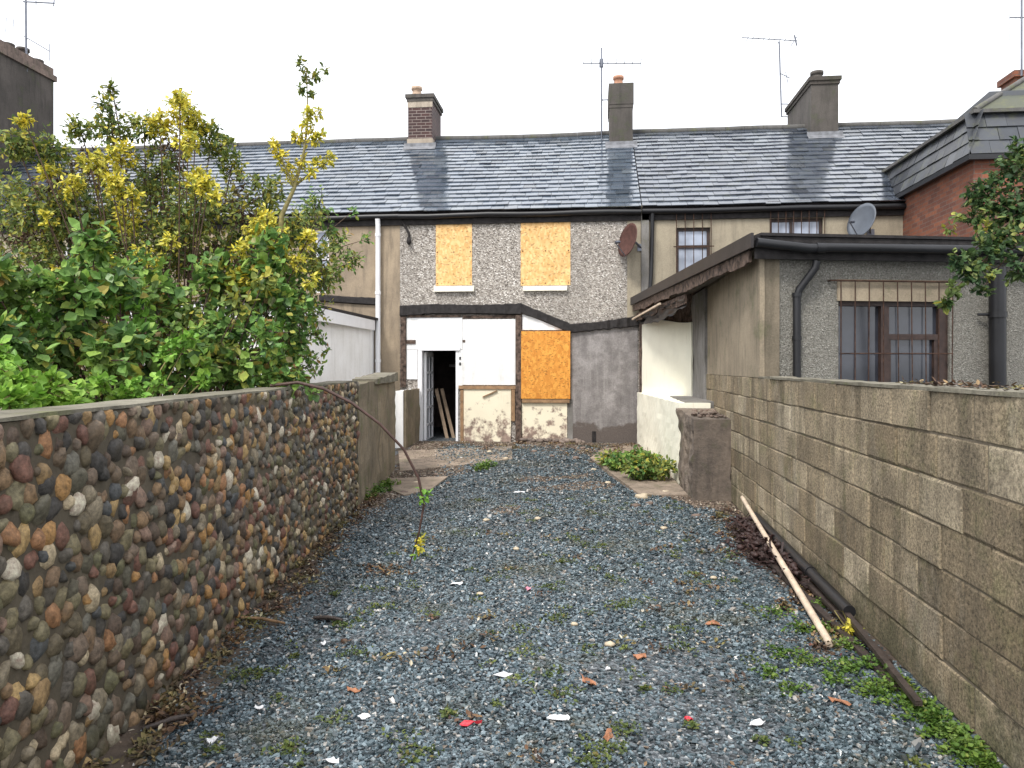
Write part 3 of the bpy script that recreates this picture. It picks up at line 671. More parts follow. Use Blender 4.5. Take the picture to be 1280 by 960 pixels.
# chimneys
def chimney(parent, spec, mat, cap, potm, potpx, pr=.15, ph=.28, base=None, cap_t=.09, ov=.06):
    X0, X1, Ya, Yb, zb_, zt_ = spec; b = MB(); b.box(X0, X1, Ya, Yb, zb_-.9, zt_-cap_t)
    o = build(b, 'chimney', mat, parent)
    b = MB(); b.box(X0-ov, X1+ov, Ya-ov, Yb+ov, zt_-cap_t, zt_); b.box(X0-ov/2, X1+ov/2, Ya-ov/2, Yb+ov/2, zt_-cap_t-.08, zt_-cap_t-.001); build(b, 'chimney_cap', cap, o)
    xp = PY(potpx, 100, Ya+.3).x
    b = MB(); b.lathe((xp, Ya+.3, zt_-.01), [(pr*1.7,0),(pr*1.4,.05),(pr,.08)], 14); pot(b, (xp, Ya+.3, zt_+.03), pr, ph)
    build(b, 'chimney_pot', potm, o)
    b = MB(); b.box(X0-.12, X1+.12, Ya-.2, Ya+.0, roofY(0) and zb_-.12, zb_+.0)
    return o
s1 = chim_box(510, 540, 186, 118, 1.1); c1 = chimney(h1, s1, M['brick_ch'], M['chimney_cement'], M['cream_pot'], 521, .13, .26)
X0, X1, Ya, Yb, zb_, zt_ = s1
b = MB(); b.box(X0-.02, X1+.02, Ya-.02, Ya+.2, zb_-.15, zb_+.24); build(b, 'cement_fillet', M['buff'], c1)
b = MB(); b.box(X0-.012, X1+.012, Ya-.012, Ya+.01, zt_-.32, zt_-.17); build(b, 'cement_band', M['buff'], c1)
s2 = chim_box(762, 791, 184, 104, 1.0)
c2 = chimney(h1, s2, M['chimney_cement'], M['chimney_cement'], M['terracotta'], 773, .12, .24, cap_t=.5, ov=.022)
def flash(parent, spec):
    X0, X1, Ya, Yb, zb_, zt_ = spec; b = MB()
    sl = (RZ-EAVE)/(RY-YF)
    b.add([(X0-.1,Ya-.16,zb_-.16*sl+.05),(X1+.1,Ya-.16,zb_-.16*sl+.05),(X1+.1,Ya-.022,zb_+.05),(X0-.1,Ya-.022,zb_+.05),(X1+.1,Ya-.022,zb_+.13),(X0-.1,Ya-.022,zb_+.13)], [(0,1,2,3),(3,2,4,5)])
    build(b, 'lead_flashing', M['lead'], parent)
flash(c1, s1); flash(c2, s2)
# ---- right neighbour
XC = 9.2
h2 = thing('tan_house', ((XB+5.6)/2, YF, 0), 'tan rendered terraced house with barred upstairs windows, right of the boarded house', 'house')
W1, W2 = rect(845,284,888,343), rect(962,272,1029,330)
b = MB(); wall_holes(b, XB+.002, XC, -.1, EAVE+.02, [W1, W2], YF); build(b, 'wall', M['tan'], h2)
gable_roof(h2, XB+.02, XC, 9, M['slate_r'], .30, lambda q, s: .016*mnoise.noise(Vector((q, s, 8)))+.035*(1-min(1, q/2))*0, ex=.235)
for R_, mu in (((845,284,888,343), None), ((962,272,1029,330), .42)):
    w = sash(h2, *R_, M['glass_pale'], M['brown_frame'], split=.40, mull=mu)
    a, bb, c, d = rect(*R_); b = MB()
    nb = 4 if mu is None else 7
    b.box(a-.06, bb+.06, YF-.10, YF-.08, d+.30-.01, d+.32); b.box(a-.06, bb+.06, YF-.10, YF-.08, d-.40, d-.38) if mu is None else None
    for k in range(nb+1): x = a+(bb-a)*k/nb; b.tube([(x, YF-.09, d+.31), (x, YF-.09, c+.0)], .009, 6)
    for x in (a-.05, bb+.05): b.box(x-.01, x+.01, YF-.1, YF+.0, d+.29, d+.31)
    build(b, 'window_bars', M['rust'], w)
b = MB(); rbox(b, 801.5,268,811,405, .05, 0); build(b, 'render_pilaster', M['grey_cement'], h2)
b = MB(); xp = px_x(815); b.tube([(xp, YF-.11, EAVE-.15), (xp, YF-.08, EAVE-.35), (xp-.02, YF-.08, 3.6), (xp-.06, YF-.08, 2.9)], .04, 10); build(b, 'downpipe', M['black'], h2)
s3 = chim_box(1014, 1048, 172, 96, 2.1); c3 = chimney(h2, s3, M['chimney_cement'], M['dark_cement'], M['chimney_cement'], 1021, .14, .2); flash(c3, s3)
# ---- left neighbours
XL2 = XA-5.2; XL3 = XL2-5.6; XL4 = XL3-6
h3 = thing('brown_house', ((XA+XL2)/2, YF, 0), 'brown rendered terraced house behind the big shrub with a white drainpipe', 'house')
W3 = rect(392,286,411,366)
b = MB(); wall_holes(b, XL2, XA-.002, -.1, EAVE+.02, [W3], YF); build(b, 'wall', M['tan_l'], h3)
sash(h3, 392,286,411,366, M['glass_pale'], M['white_paint'], split=.45)
gable_roof(h3, XL2, XA-.0, 14, M['slate'], .27, lambda q, s: .012*mnoise.noise(Vector((q, s, 1))))
b = MB(); xp = px_x(474); b.tube([(xp, YF-.12, EAVE-.17), (xp, YF-.09, EAVE-.3), (xp, YF-.09, .2)], .052, 12)
for zz in (EAVE-.5, 3.2, 1.8): b.tube([(xp, YF-.09, zz-.03), (xp, YF-.09, zz+.03)], .062, 12)
build(b, 'downpipe', M['white_paint'], h3)
b = MB(); ribbon(b, [(400,368,377),(440,371,380),(472,372,382)], .06, .01, 7); build(b, 'bitumen_flashing', M['black_rough'], h3)
b = MB(); q = [PY(499,268,YF), PY(505,280,YF), PY(512,292,YF), PY(512,302,YF)]; b.tube([Vector((p.x, YF-.05, p.z)) for p in q], .025, 6); b.lump((q[-1].x, YF-.06, q[-1].z), (.05,.05,.08), 3); build(b, 'broken_bracket', M['black_rough'], h3)
for i, (xa_, xb_, lab, seed) in enumerate([(XL3, XL2-.02, 'slate-roofed terraced house mostly hidden behind the shrub, second left of the drainpipe', 21), (XL4, XL3-.02, 'dark terraced house at the far left under the tall chimney stack', 33)]):
    h = thing('terraced_house', ((xa_+xb_)/2, YF, 0), lab, 'house')
    hs = [(xa_+1.0, xa_+1.9, 3.1, 4.3), (xa_+3.3, xa_+4.2, 3.1, 4.3)]
    b = MB(); wall_holes(b, xa_, xb_, -.1, EAVE+.02, hs, YF); build(b, 'wall', M['tan_l'] if i else M['tan'], h)
    gable_roof(h, xa_, xb_, seed, M['slate_r'], .28, lambda q, s: .012*mnoise.noise(Vector((q, s, 5))))
    for a, bb, c, d in hs:
        f = MB(); Y = YF+.07; f.box(a, a+.06, Y, Y+.05, c, d); f.box(bb-.06, bb, Y, Y+.05, c, d); f.box(a+.06, bb-.06, Y, Y+.05, d-.06, d); f.box(a+.06, bb-.06, Y, Y+.05, c, c+.06); f.box(a+.06, bb-.06, Y-.01, Y+.04, (c+d)/2-.03, (c+d)/2+.03)
        w = build(f, 'window', M['white_paint'], h); build(MB().box(a+.03, bb-.03, Y+.02, Y+.03, c+.03, d-.03), 'pane', M['glass_dark'], w)
    if i == 1:
        fe = DP(67, 86, 20.6); X1 = fe.x; Yb = fe.y; zt = fe.z
        b = MB(); b.box(X1-1.1, X1, 16.0, Yb, EAVE, zt-.35); ch = build(b, 'chimney', M['dark_cement'], h)
        b = MB(); b.box(X1-1.16, X1+.06, 15.94, Yb+.06, zt-.35, zt-.2); b.box(X1-1.1, X1+.0, 16., Yb+.0, zt-.199, zt); build(b, 'chimney_cap', M['rubble'], ch)
        for k in range(6):
            b = MB(); pot(b, (X1-.35, 16.4+.52*k, zt), .15, .18 if k % 2 else .28); build(b, 'chimney_pot', M['dark_cement'], ch)
# ================================================================== WHITE LEAN-TO (left)
l1 = thing('lean_to', (-5.6, 13, 0), 'low white painted lean-to with a white fascia, behind the left wall', 'outbuilding')
xl = -4.45; b = MB(); b.box(-7.0, xl, 10.9, YF-.01, -.05, 2.44); build(b, 'wall', M['white_wall'], l1)
b = MB(); b.add([(xl+.10,10.8,2.42),(xl+.14,10.8,2.42),(xl+.14,10.8,2.63),(xl+.10,10.8,2.63),(xl+.06,YF-.3,2.42),(xl+.10,YF-.3,2.42),(xl+.10,YF-.3,2.62),(xl+.06,YF-.3,2.62)], [(0,1,2,3),(7,6,5,4),(1,5,6,2),(0,3,7,4),(3,2,6,7),(0,4,5,1)])
b.box(-7.1, xl+.099, 10.76, 10.80, 2.42, 2.63); build(b, 'fascia', M['white_paint'], l1)
b = MB(); b.box(-7.1, xl+.12, 10.78, YF-.012, 2.632, 2.68); build(b, 'roof', M['black_rough'], l1)
# ================================================================== RED BRICK BUILDING (right)
bx, by = 6.02, 12.42; bh = thing('brick_building', (8.4, 15, 0), 'red brick building with slate-hung eaves and mossy roof at the far right', 'building')
build(MB().box(bx, 12.4, by, 22, -.1, 5.06), 'wall', M['brick'], bh)
b = MB()
slates(b, (bx-.10, 17.3, 5.0), (0,-1,0), 17.3-by+.12, (.2, 0, .68), 3, .30, .235, 5, wav=.003)
slates(b, (bx-.10, by-.10, 5.0), (1,0,0), 6.5, (0, .2, .68), 3, .30, .235, 6, wav=.003)
sh = build(b, 'slate_hanging', M['slate_m'], bh)
b = MB(); b.add([(bx-.095,by-.095,4.99),(12.4,by-.095,4.99),(bx-.095,17.3,4.99),(bx+.105,by+.105,5.68),(12.4,by+.105,5.68),(bx+.105,17.3,5.68)], [(0,1,4,3),(2,0,3,5)])
build(b, 'slate_backing', M['black_rough'], sh)
b = MB(); b.box(bx-.13, 12.4, by-.13, by-.06, 4.92, 5.0); b.box(bx-.13, bx-.06, by-.059, 17.3, 4.92, 5.0); build(b, 'gutter', M['black'], bh)
ap = Vector((8.35, 14.6, 7.2)); b = MB(); cn = Vector((bx+.03, by+.03, 5.72))
def slope_slates(mb, A, B_, T, rows, seed, m=None):
    A, B_, T = Vector(A), Vector(B_), Vector(T)
build(b.add([cn, (12.4, by+.03, 5.72), (10.7, 14.6, 7.2), ap, (bx+.03, 22, 5.72), (8.35, 22, 7.2), (10.7,22,7.2)], [(0,1,2,3), (4,0,3,5), (3,2,6,5)]), 'roof', M['slate_moss'], bh)
b = MB(); b.tube([cn+Vector((0,0,.02)), ap+Vector((0,0,.02))], .045, 8); b.tube([ap, ap+Vector((0,7,0))], .07, 8); b.box(bx-.0, bx+.05, by+.0, 17.3, 5.69, 5.745); b.box(bx+.051, 12.4, by-.0, by+.05, 5.69, 5.745)
build(b, 'ridge_tiles', M['ridge'], bh)
p = DP(1281, 88, 13.9); b = MB(); b.box(p.x-.16, p.x+.5, p.y, p.y+.5, p.z-.9, p.z-.12); b.box(p.x-.21, p.x+.55, p.y-.05, p.y+.55, p.z-.12, p.z); build(b, 'chimney', M['brick'], bh)
p0, p1 = PX(1139,202,6.6), PX(1237,120,6.6); b = MB(); b.beam(p0+Vector((.3,0,0)), p1+Vector((.3,0,0)), .6, .16); build(b, 'raised_verge', M['slate_m'], bh)

# ================================================================== EXTENSION (right)
A = Vector((XR, EXTY, 0)); B4 = Vector((5.81, 8.85, 0)); e = (B4-A).normalized(); en = Vector((e.y, -e.x, 0)); erz = math.atan2(e.y, e.x)
def EP(x, y, off=0):
    r = ray(x, y); O = A+en*off; return Vector((0,0,EYE))+r*((O-Vector((0,0,EYE))).dot(en)/r.dot(en))
def eu(p): return (p-A).dot(e)
def ebox(mb, x0, y0, x1, y1, fr, bk=0.):
    P, Q = EP(x0, y1), EP(x1, y0); u0, u1 = eu(P), eu(Q); z0, z1 = P.z, Q.z
    c = A+e*((u0+u1)/2)+en*((fr+bk)/2); return mb.obox((c.x, c.y, (z0+z1)/2), (u1-u0, fr-bk, z1-z0), rz=erz)
ex = thing('extension', (3.3, 11, 0), 'single-storey rear extension with black gutters and a barred brown window, right side', 'outbuilding')
# front wall with window hole
P, Q = EP(1048, 492), EP(1187, 376); wu0, wu1, wz0, wz1 = eu(P), eu(Q), 1.2, Q.z
Lf = (B4-A).length; b = MB()
def epts(u, z, off=0): p = A+e*u+en*off; return (p.x, p.y, z)
Us = [0, wu0, wu1, Lf]; Zs = [0, wz0, wz1, 2.86]
for i in range(3):
    for j in range(3):
        if i == 1 and j == 1: continue
        b.add([epts(Us[i],Zs[j]), epts(Us[i+1],Zs[j]), epts(Us[i+1],Zs[j+1]), epts(Us[i],Zs[j+1])], [(0,1,2,3)])
b.add([epts(wu0,wz0),epts(wu1,wz0),epts(wu1,wz1),epts(wu0,wz1),epts(wu0,wz0,-.14),epts(wu1,wz0,-.14),epts(wu1,wz1,-.14),epts(wu0,wz1,-.14)], [(0,4,5,1),(1,5,6,2),(2,6,7,3),(3,7,4,0)])
build(b, 'front_wall', M['dash_ext'], ex)
# smoother tan render over and beside the window
b = MB(); ebox(b, 1046,351,1190,376, .012, .001); build(b, 'render_band', M['tan_ext'], ex)
# side wall: block base, tan render above
YS = 11.4
build(MB().box(XR+.006, XR+.2, EXTY+.01, 14.9, -.05, 2.9), 'side_wall', M['mortar'], ex)
b = MB(); block_face(b, EXTY-.0, 12.6, XR, 0, 1.575, seed=9); build(b, 'blockwork', M['block'], ex)
b = MB(); rough_prism(b, (XR-.004, EXTY-.004, 0), (XR-.004, YS, 0), 1.575, 2.86, .05, Vector((-1,0,0)), 30, 12, .008, 12); build(b, 'side_render', M['tan_ext'], ex)
b = MB(); rough_prism(b, (1.73, YS+.06, 0), (1.70, 12.7, 0), 1.1, 2.86, .05, Vector((-1,0,0)), 16, 12, .03, 13); build(b, 'rough_render', M['grey_cement'], ex)
# upper cream wall
ua, ub = Vector((.98, 14.95, 0)), Vector((1.715, 12.6, 0)); ud = (ub-ua).normalized(); un = Vector((-abs(ud.y), -abs(ud.x), 0)) if True else None
un = Vector((ud.y, -ud.x, 0)); un = un if un.x < 0 else -un
b = MB(); rough_prism(b, ua, ub, 1.0, 2.95, .1, un, 10, 10, .01, 14); build(b, 'return_wall', M['rot'], ex)
b = MB(); ca = ua.lerp(ub, .10); rough_prism(b, ca+un*.04, ub+un*.04, 1.0, 2.5, .03, un, 16, 14, .01, 15, lambda t: 2.50+.05*math.sin(t*5)-.03*t); build(b, 'cream_panel', M['cream_side'], ex)
# roof slab, fascia, rotten boards
ra, rb = Vector((1.66, 7.80, 0)), Vector((.84, 14.98, 0)); rc = Vector((6.2, 15.0, 0)); rd = A+e*4.6+en*.14
b = MB(); b.prism([ra, rd, rc, rb], 2.93, 3.02); build(b, 'roof', M['black_rough'], ex)
vd = (rb-ra).normalized(); vn = Vector((-abs(vd.y), vd.x, 0)); vn = Vector((vd.y, -vd.x, 0)); vn = vn if vn.x < 0 else -vn
def vbeam(mb, t0, t1, z0, z1, off, th, dz0=0, dz1=0, n=14, jag=0, seed=0):
    vs = []; 
    for i in range(n+1):
        t = t0+(t1-t0)*i/n; p = ra.lerp(rb, t); j = jag*(.5*mnoise.noise(Vector((t*7, seed, 0)))+.5*(random.Random(int(t*26)*7+seed).random()-.5)+.12*mnoise.noise(Vector((t*60, seed, 0)))); j2 = jag*.4*mnoise.noise(Vector((t*30, seed+4, 0))); dz = dz0+(dz1-dz0)*i/n
        a_ = p+vn*(off+j2*.3); c_ = p+vn*(off-th)
        vs += [(a_.x,a_.y,z1+dz), (a_.x,a_.y,z0+j+dz), (c_.x,c_.y,z0+j+dz), (c_.x,c_.y,z1+dz)]
    fs = []
    for i in range(n):
        for k in range(4): fs.append((i*4+k, i*4+(k+1)%4, i*4+4+(k+1)%4, i*4+4+k))
    fs += [(3,2,1,0), (n*4, n*4+1, n*4+2, n*4+3)]; mb.add(vs, fs)
b = MB(); vbeam(b, -.004, 1, 2.90, 3.05, .035, .03); build(b, 'fascia', M['brown_fascia'], ex)
b = MB(); vbeam(b, .02, .99, 2.76, 2.897, .0, .03, jag=.07, seed=2, n=130); build(b, 'rotten_board', M['rot'], ex)
b = MB(); vbeam(b, .42, .97, 2.60, 2.72, -.04, .03, jag=.13, seed=5, n=110); build(b, 'rotten_board', M['rot'], ex)
b = MB(); vbeam(b, .62, .98, 2.63, 2.66, .03, .03, .06, -.03); build(b, 'loose_batten', M['pale_wood'], ex)
b = MB(); b.prism([ra+vn*-.04+Vector((0,.1,0)), A+Vector((.1,.1,0)), Vector((1.80,15.0,0)), rb+Vector((.05,0,0))], 2.90, 2.925); build(b, 'soffit', M['dark_wood'], ex)
# sagging bitumen sheet
b = MB(); nu, nv = 26, 8; vs = []
for i in range(nu+1):
    t = .42+.54*i/nu; p = ra.lerp(rb, t)
    for j in range(nv+1):
        s = j/nv; ss = Vector((p.x, p.y, 0))-vn*(.02+.06*math.sin(s*3.0))+vn*(.05*mnoise.noise(Vector((t*15, s*3, 0))))
        vs.append((ss.x, ss.y, 2.66-.19*s*(.6+.6*math.sin((t-.42)/.54*math.pi))+.05*mnoise.noise(Vector((t*20, s*2, 5)))))
b.add(vs, [(i*(nv+1)+j, i*(nv+1)+j+1, (i+1)*(nv+1)+j+1, (i+1)*(nv+1)+j) for i in range(nu) for j in range(nv)], True); build(b, 'torn_felt', M['black'], ex)
# front gutter and fascia
b = MB(); u0 = -.10
f0, f1 = A+e*(-.10)+en*.10, A+e*4.6+en*.10
b.beam((f0.x,f0.y,2.905), (f1.x,f1.y,2.905), .03, .22); b.beam((f0.x+.02,f0.y+.1,3.04), (f1.x,f1.y+.1,3.04), .3, .03); build(b, 'front_fascia', M['black_rough'], ex)
b = MB(); g0, g1 = A+e*(-.12)+en*.18, A+e*4.6+en*.18; b.tube([(g0.x,g0.y,2.95),(g0.lerp(g1,.12).x,g0.lerp(g1,.12).y,2.90),(g0.lerp(g1,.16).x,g0.lerp(g1,.16).y,2.91),(g1.x,g1.y,2.93)], .048, 12)
m_ = g0.lerp(g1, .145); b.tube([m_+Vector((0,0,2.905))-e*.05, m_+Vector((0,0,2.905))+e*.05], .054, 12); build(b, 'gutter', M['black'], ex)
b = MB(); q = [EP(1021,326,.14), EP(1019,335,.13), EP(999,362,.06), EP(996,372,.05), EP(996,500,.05)]; b.tube(q, .04, 12)
for y in (366, 420): b.tube([EP(996,y,.05), EP(996,y+5,.05)], .049, 12)
build(b, 'downpipe', M['black'], ex)
b = MB(); b.tube([EP(1247,335,.13), EP(1247,500,.09)], .08, 14); b.tube([EP(1222,393,.05), EP(1240,393,.09)], .015, 6); b.tube([EP(1247,390,.12), EP(1247,397,.12)], .09, 14); build(b, 'downpipe', M['black'], ex)['label'] = 'thick black soil pipe'
# window
def wbox(mb, u0, u1, z0, z1, fr, bk): c = A+e*((u0+u1)/2)+en*((fr+bk)/2); return mb.obox((c.x,c.y,(z0+z1)/2), (u1-u0, fr-bk, z1-z0), rz=erz)
um = eu(EP(1108, 400)); b = MB(); t = .06
wbox(b, wu0, wu0+.03, wz0, wz1, -.05, -.11); wbox(b, wu1-t*1.6, wu1, wz0, wz1, -.03, -.11); wbox(b, wu0+.03, wu1-t*1.6, wz1-t, wz1, -.04, -.11); wbox(b, um-.04, um+.05, wz0, wz1-t-.001, -.03, -.11)
zt_ = EP(1140, 421).z; wbox(b, um+.051, wu1-t*1.6-.001, zt_-.03, zt_+.03, -.04, -.11); wbox(b, um+.051, um+.08, wz0, zt_-.031, -.045, -.11); wbox(b, wu1-t*1.6-.05, wu1-t*1.6-.001, wz0, zt_-.031, -.045, -.11)
w = build(b, 'window', M['brown_frame'], ex); b = MB(); wbox(b, wu0+.02, wu1-.02, wz0, wz1-.02, -.085, -.095); build(b, 'pane', M['glass_dark'], w)
b = MB(); wbox(b, wu1-.36, wu1-.14, wz0, wz1-.5, -.097, -.11)
b = MB(); zb1 = EP(1100, 352).z; ub0, ub1 = eu(EP(1035, 352)), eu(EP(1191, 352))
b.tube([epts(ub0, zb1, .05), epts(ub1, zb1, .05)], .010, 6); b.tube([epts(wu0, EP(1100,442).z, .05), epts(wu1, EP(1100,442).z, .05)], .006, 6)
for k in range(9):
    u = wu0+.0+(wu1-wu0)*k/8; b.tube([epts(u, zb1, .05), epts(u+random.uniform(-.02,.02), 1.25, .05)], .006, 6)
b.tube([epts(ub0, zb1, .05), epts(ub0, zb1, 0)], .01, 6); build(b, 'window_bars', M['rust'], w)
# ================================================================== low cream wall + broken pier
lo = thing('cream_wall', (1.1, 13, 0), 'low cream painted wall below the extension roof, right of the house', 'wall')
b = MB(); rough_prism(b, (.93, 14.85, 0), (1.25, 10.7, 0), 0.0, 1.17, .45, Vector((-1,-.07,0)).normalized(), 40, 14, .02, 21); build(b, 'wall_body', M['cream_side'], lo)
b = MB(); b.box(1.35, 1.755, 10.8, 12.75, 0, 1.19); build(b, 'ledge', M['grey_cement'], lo)
pr_ = thing('broken_pier', (1.45, 9.9, 0), 'crumbling brown masonry pier with a rubble top at the end of the cream wall', 'pier')
b = MB(); rough_prism(b, (1.25, 10.69, 0), (1.29, 9.5, 0), -.02, 1.05, .465, Vector((-1,0,0)), 50, 34, .06, 31, lambda t: 1.10-.07*t); build(b, 'pier_body', M['pier'], pr_)
b = MB()
for i in range(60): b.lump((random.uniform(1.31,1.70), random.uniform(9.6,10.5), 1.05+random.uniform(-.02,.04)), (random.uniform(.015,.05), random.uniform(.015,.05), random.uniform(.01,.03)), i, 1, .5)
build(b, 'rubble_top', M['rubble'], pr_)['kind'] = 'stuff'
st = thing('white_wall_stub', (-2.9, 13.7, 0), 'broken white stub of wall beside the open doorway', 'wall')
pa, pb = GP(495, 574, .12), None
xs0, xs1 = PY(493, 540, 13.8).x, PY(505, 540, 13.8).x
b = MB(); b.box(xs0, xs1-.02, 13.8, YF-.07, 0, PY(500,489,13.8).z); build(b, 'wall_body', M['white_wall'], st)
b = MB(); rough_prism(b, (xs1+.03, 14.98, 0), (xs1+.03, 13.84, 0), 0, PY(515,488,13.8).z, .05, Vector((1,0,0)), 20, 12, .03, 44); build(b, 'bare_side', M['end_wall'], st)

# ================================================================== AERIALS AND DISHES
def aerial(name, loc, parts, label):
    t = thing(name, loc, label, 'aerial', 'television aerials')
    parts = [(nm, segs[:1]) for nm, segs in parts if nm != 'elements']+[('bracket' if nm == 'mast' else 'cross_arm', [g_]) for nm, segs in parts if nm != 'elements' for g_ in segs[1:]]+[('element', [g_]) for nm, segs in parts if nm == 'elements' for g_ in segs]
    for nm, segs in parts:
        b = MB()
        for pts, r in segs: b.tube(pts, r, 6)
        build(b, nm, M['metal'], t)
d2 = s2[2]+.5; m0 = PY(752, 175, d2); m1 = PY(752, 60, d2); l_, r_ = PY(729,79,d2), PY(801,79,d2)
els = [([PY(729+72*k/7, 79, d2)+Vector((0,-.28,0)), PY(729+72*k/7, 79, d2)+Vector((0,.28,0))], .007) for k in range(8)]
aerial('tv_aerial', m0, [('mast', [([m0, m1], .02)]), ('boom', [([l_, r_], .014), ([PY(752,125,d2), (s2[0]+.02, d2, PY(752,125,d2).z)], .015)]), ('elements', els+[([PY(752,74,d2), PY(752,84,d2)], .045)])], 'thin cross-shaped aerial on a mast beside the middle chimney')
d3 = s3[3]-.25; X = lambda x, y: PY(x, y, d3)
els = [([X(928+60*k/9, 47+3.5*k/9)+Vector((0,-.25,0)), X(928+60*k/9, 47+3.5*k/9)+Vector((0,.25,.0))], .006) for k in range(10)]
aerial('tv_aerial', X(977,146), [('mast', [([X(977,146), X(974,52)], .02), ([X(977,146), X(984,146)], .015), ([X(977,130), X(985,130)], .015)]), ('boom', [([X(928,47), X(997,51)], .013)]), ('elements', els+[([X(993,44), X(996,57)], .02), ([X(989,57), X(996,46)], .012), ([X(976,92), X(988,98)], .012), ([X(982,90), X(985,104)], .01)])], 'long-boomed aerial leaning over the right-hand grey chimney')
d4 = 18.2; X = lambda x, y: PY(x, y, d4)
aerial('tv_aerial', X(32,75), [('mast', [([X(33,90), X(32,-25)], .028)]), ('boom', [([X(29,2), X(68,4)], .02), ([X(30,45), X(62,64)], .014)]), ('elements', [([X(62,55), X(62,76)], .01), ([X(68,-3), X(67,8)], .015), ([X(45,0), X(45,7)], .012), ([X(8,22), X(7,40)], .008), ([X(17,24), X(16,44)], .008)])], 'tall aerial on the dark chimney stack at the far left')
d5 = DP(1278,60,13.6).y; X = lambda x, y: PY(x, y, d5)
aerial('tv_aerial', X(1278,92), [('mast', [([X(1277,95), X(1277,-10)], .02)]), ('boom', [([X(1262,22), X(1300,22)], .012)]), ('elements', [([X(1262,16), X(1262,52)], .005), ([X(1270,16), X(1270,48)], .005)])], 'aerial on the red chimney at the far right edge')
def dish(name, c, r, ax, m, label, tilt, feed=True, base=None, el=1.0):
    t = thing(name, c, label, 'satellite dish'); b = MB(); ax = Vector(ax).normalized(); u = ax.cross(Vector((0,0,1))).normalized(); v = u.cross(ax)
    n, k = 24, 6; vs = [Vector(c)-ax*(-.0)+Vector((0,0,0))]; vs = []
    for side in (0, 1):
        for i in range(k+1):
            q = i/k
            for j in range(n): w = 2*math.pi*j/n; vs.append(Vector(c)+u*(r*q*math.cos(w))+v*(r*q*el*math.sin(w))+ax*(r*.22*q*q-side*.012))
    S = (k+1)*n; fs = []
    for i in range(k):
        for j in range(n):
            a = i*n+j; b_ = i*n+(j+1)%n; fs.append((a, b_, b_+n, a+n)); fs.append((S+a, S+a+n, S+b_+n, S+b_))
    for j in range(n): fs.append((k*n+j, k*n+(j+1)%n, S+k*n+(j+1)%n, S+k*n+j))
    b.add(vs, fs, True); build(b, 'reflector', m, t)
    b = MB(); f = Vector(c)+ax*r*.95-v*r*.35; b.tube([Vector(c)-v*r*el*.95+ax*.05, f], .012, 6); b.tube([f, f+(Vector(c)-f).normalized()*.1], .03, 8); build(b, 'feed_arm', M['metal'], t)
    b = MB(); b.tube([Vector(c)-ax*.02, Vector(c)-ax*.12, base], .022, 8); b.obox(base, (.14,.03,.14)); build(b, 'bracket', M['metal'], t)
c = PY(788, 301, YF-.26); dish('satellite_dish', c, .34, (-.86,-.45,.2), M['rust_dish'], 'small rust-brown satellite dish on the pebble-dashed wall', 0, base=Vector((c.x+.22, YF-.03, c.z-.1)))
c = PY(1080, 277, YF-.4); dish('satellite_dish', c, .34, (-.88,-.42,.28), M['dish'], 'large pale grey satellite dish under the eaves by the brick wall', 0, base=Vector((c.x+.25, YF-.03, c.z-.15)))

# ================================================================== YARD CLUTTER
P0 = GP(1038, 806, .03); P1 = PX(928, 622, 1.70)
b = MB(); b.tube([P0, P0.lerp(P1, .33)+Vector((0,0,.004)), P0.lerp(P1, .66), P1], [.024, .025, .023, .022], 12)
tag(build(b, 'wooden_pole', M['pale_wood'], None, P0), 'long pale wooden pole leaning low against the block wall', 'pole')
q0, q1 = PX(1062, 772, 1.66), PX(944, 650, 1.69); q0.z = .12; q1.z = .16
b = MB(); b.tube([q0, q1], .04, 14); b.tube([q0.lerp(q1, .3), q0.lerp(q1, .33)], .046, 14); tag(build(b, 'drainpipe', M['black'], None, q0), 'length of black plastic drainpipe lying at the foot of the block wall', 'pipe')
planks = [((1.60,4.05),(1.50,6.9),.05,.03,'dark wet plank nearest the weeds by the block wall'), ((1.66,4.35),(1.60,7.3),.045,.06,'dark wet plank lying between the pale pole and the black pipe'), ((1.57,3.75),(1.66,5.2),.035,.09,'short dark plank end beside the yellow flowers')]
for (a_, c_, wd_, dz, lab) in planks:
    u, v = Vector((a_[0], a_[1], dz-.01)), Vector((c_[0], c_[1], dz+.015))
    b = MB(); b.beam(u, v, wd_, .025); tag(build(b, 'plank', M['dark_wood'], None, u), lab, 'plank', 'planks along the block wall')
b = MB(); r_ = random.Random(5)
for i in range(420):
    yy = r_.triangular(5.6, 8.3, 7.0); x = 1.64-abs(r_.gauss(0, .12))*(1.2 if 6.4 < yy < 7.8 else .5); hh = max(.01, .16-(1.64-x)*.4)
    q = Vector((r_.gauss(0,1), r_.gauss(0,1), r_.gauss(0,.3))).normalized()
    if i % 3: b.beam(Vector((x, yy, r_.uniform(.01, hh))), Vector((x, yy, r_.uniform(.02, hh)))+q*r_.uniform(.05, .16), r_.uniform(.008, .03), .006)
    else: b.lump((x, yy, r_.uniform(.01, hh)), (r_.uniform(.015,.05), r_.uniform(.02,.05), r_.uniform(.01,.03)), i, 1, .6)
tag(build(b, 'debris_heap', m_simple('dark_red_debris', (.032,.015,.013), .6, .6, 9), None, GP(960,680)), 'heap of dark reddish rotting debris under the pole by the block wall', 'debris', kind='stuff')
# planks leaning inside the doorway
for i, (dx, lab) in enumerate([(.0, 'bare board leaning in the doorway, nearest the open door'), (.12, 'second bare board leaning in the doorway, further inside')]):
    u = Vector((xa+.52+dx, YF+.55+dx, za)); v = Vector((xa+.22+dx*.8, YF+.75+dx, za+1.15)); b = MB(); b.beam(u, v, .07, .025, (0,1,0)); tag(build(b, 'board', m_simple('doorway_board', (.30,.22,.15), .7), None, u), lab, 'board', 'boards leaning inside the doorway')
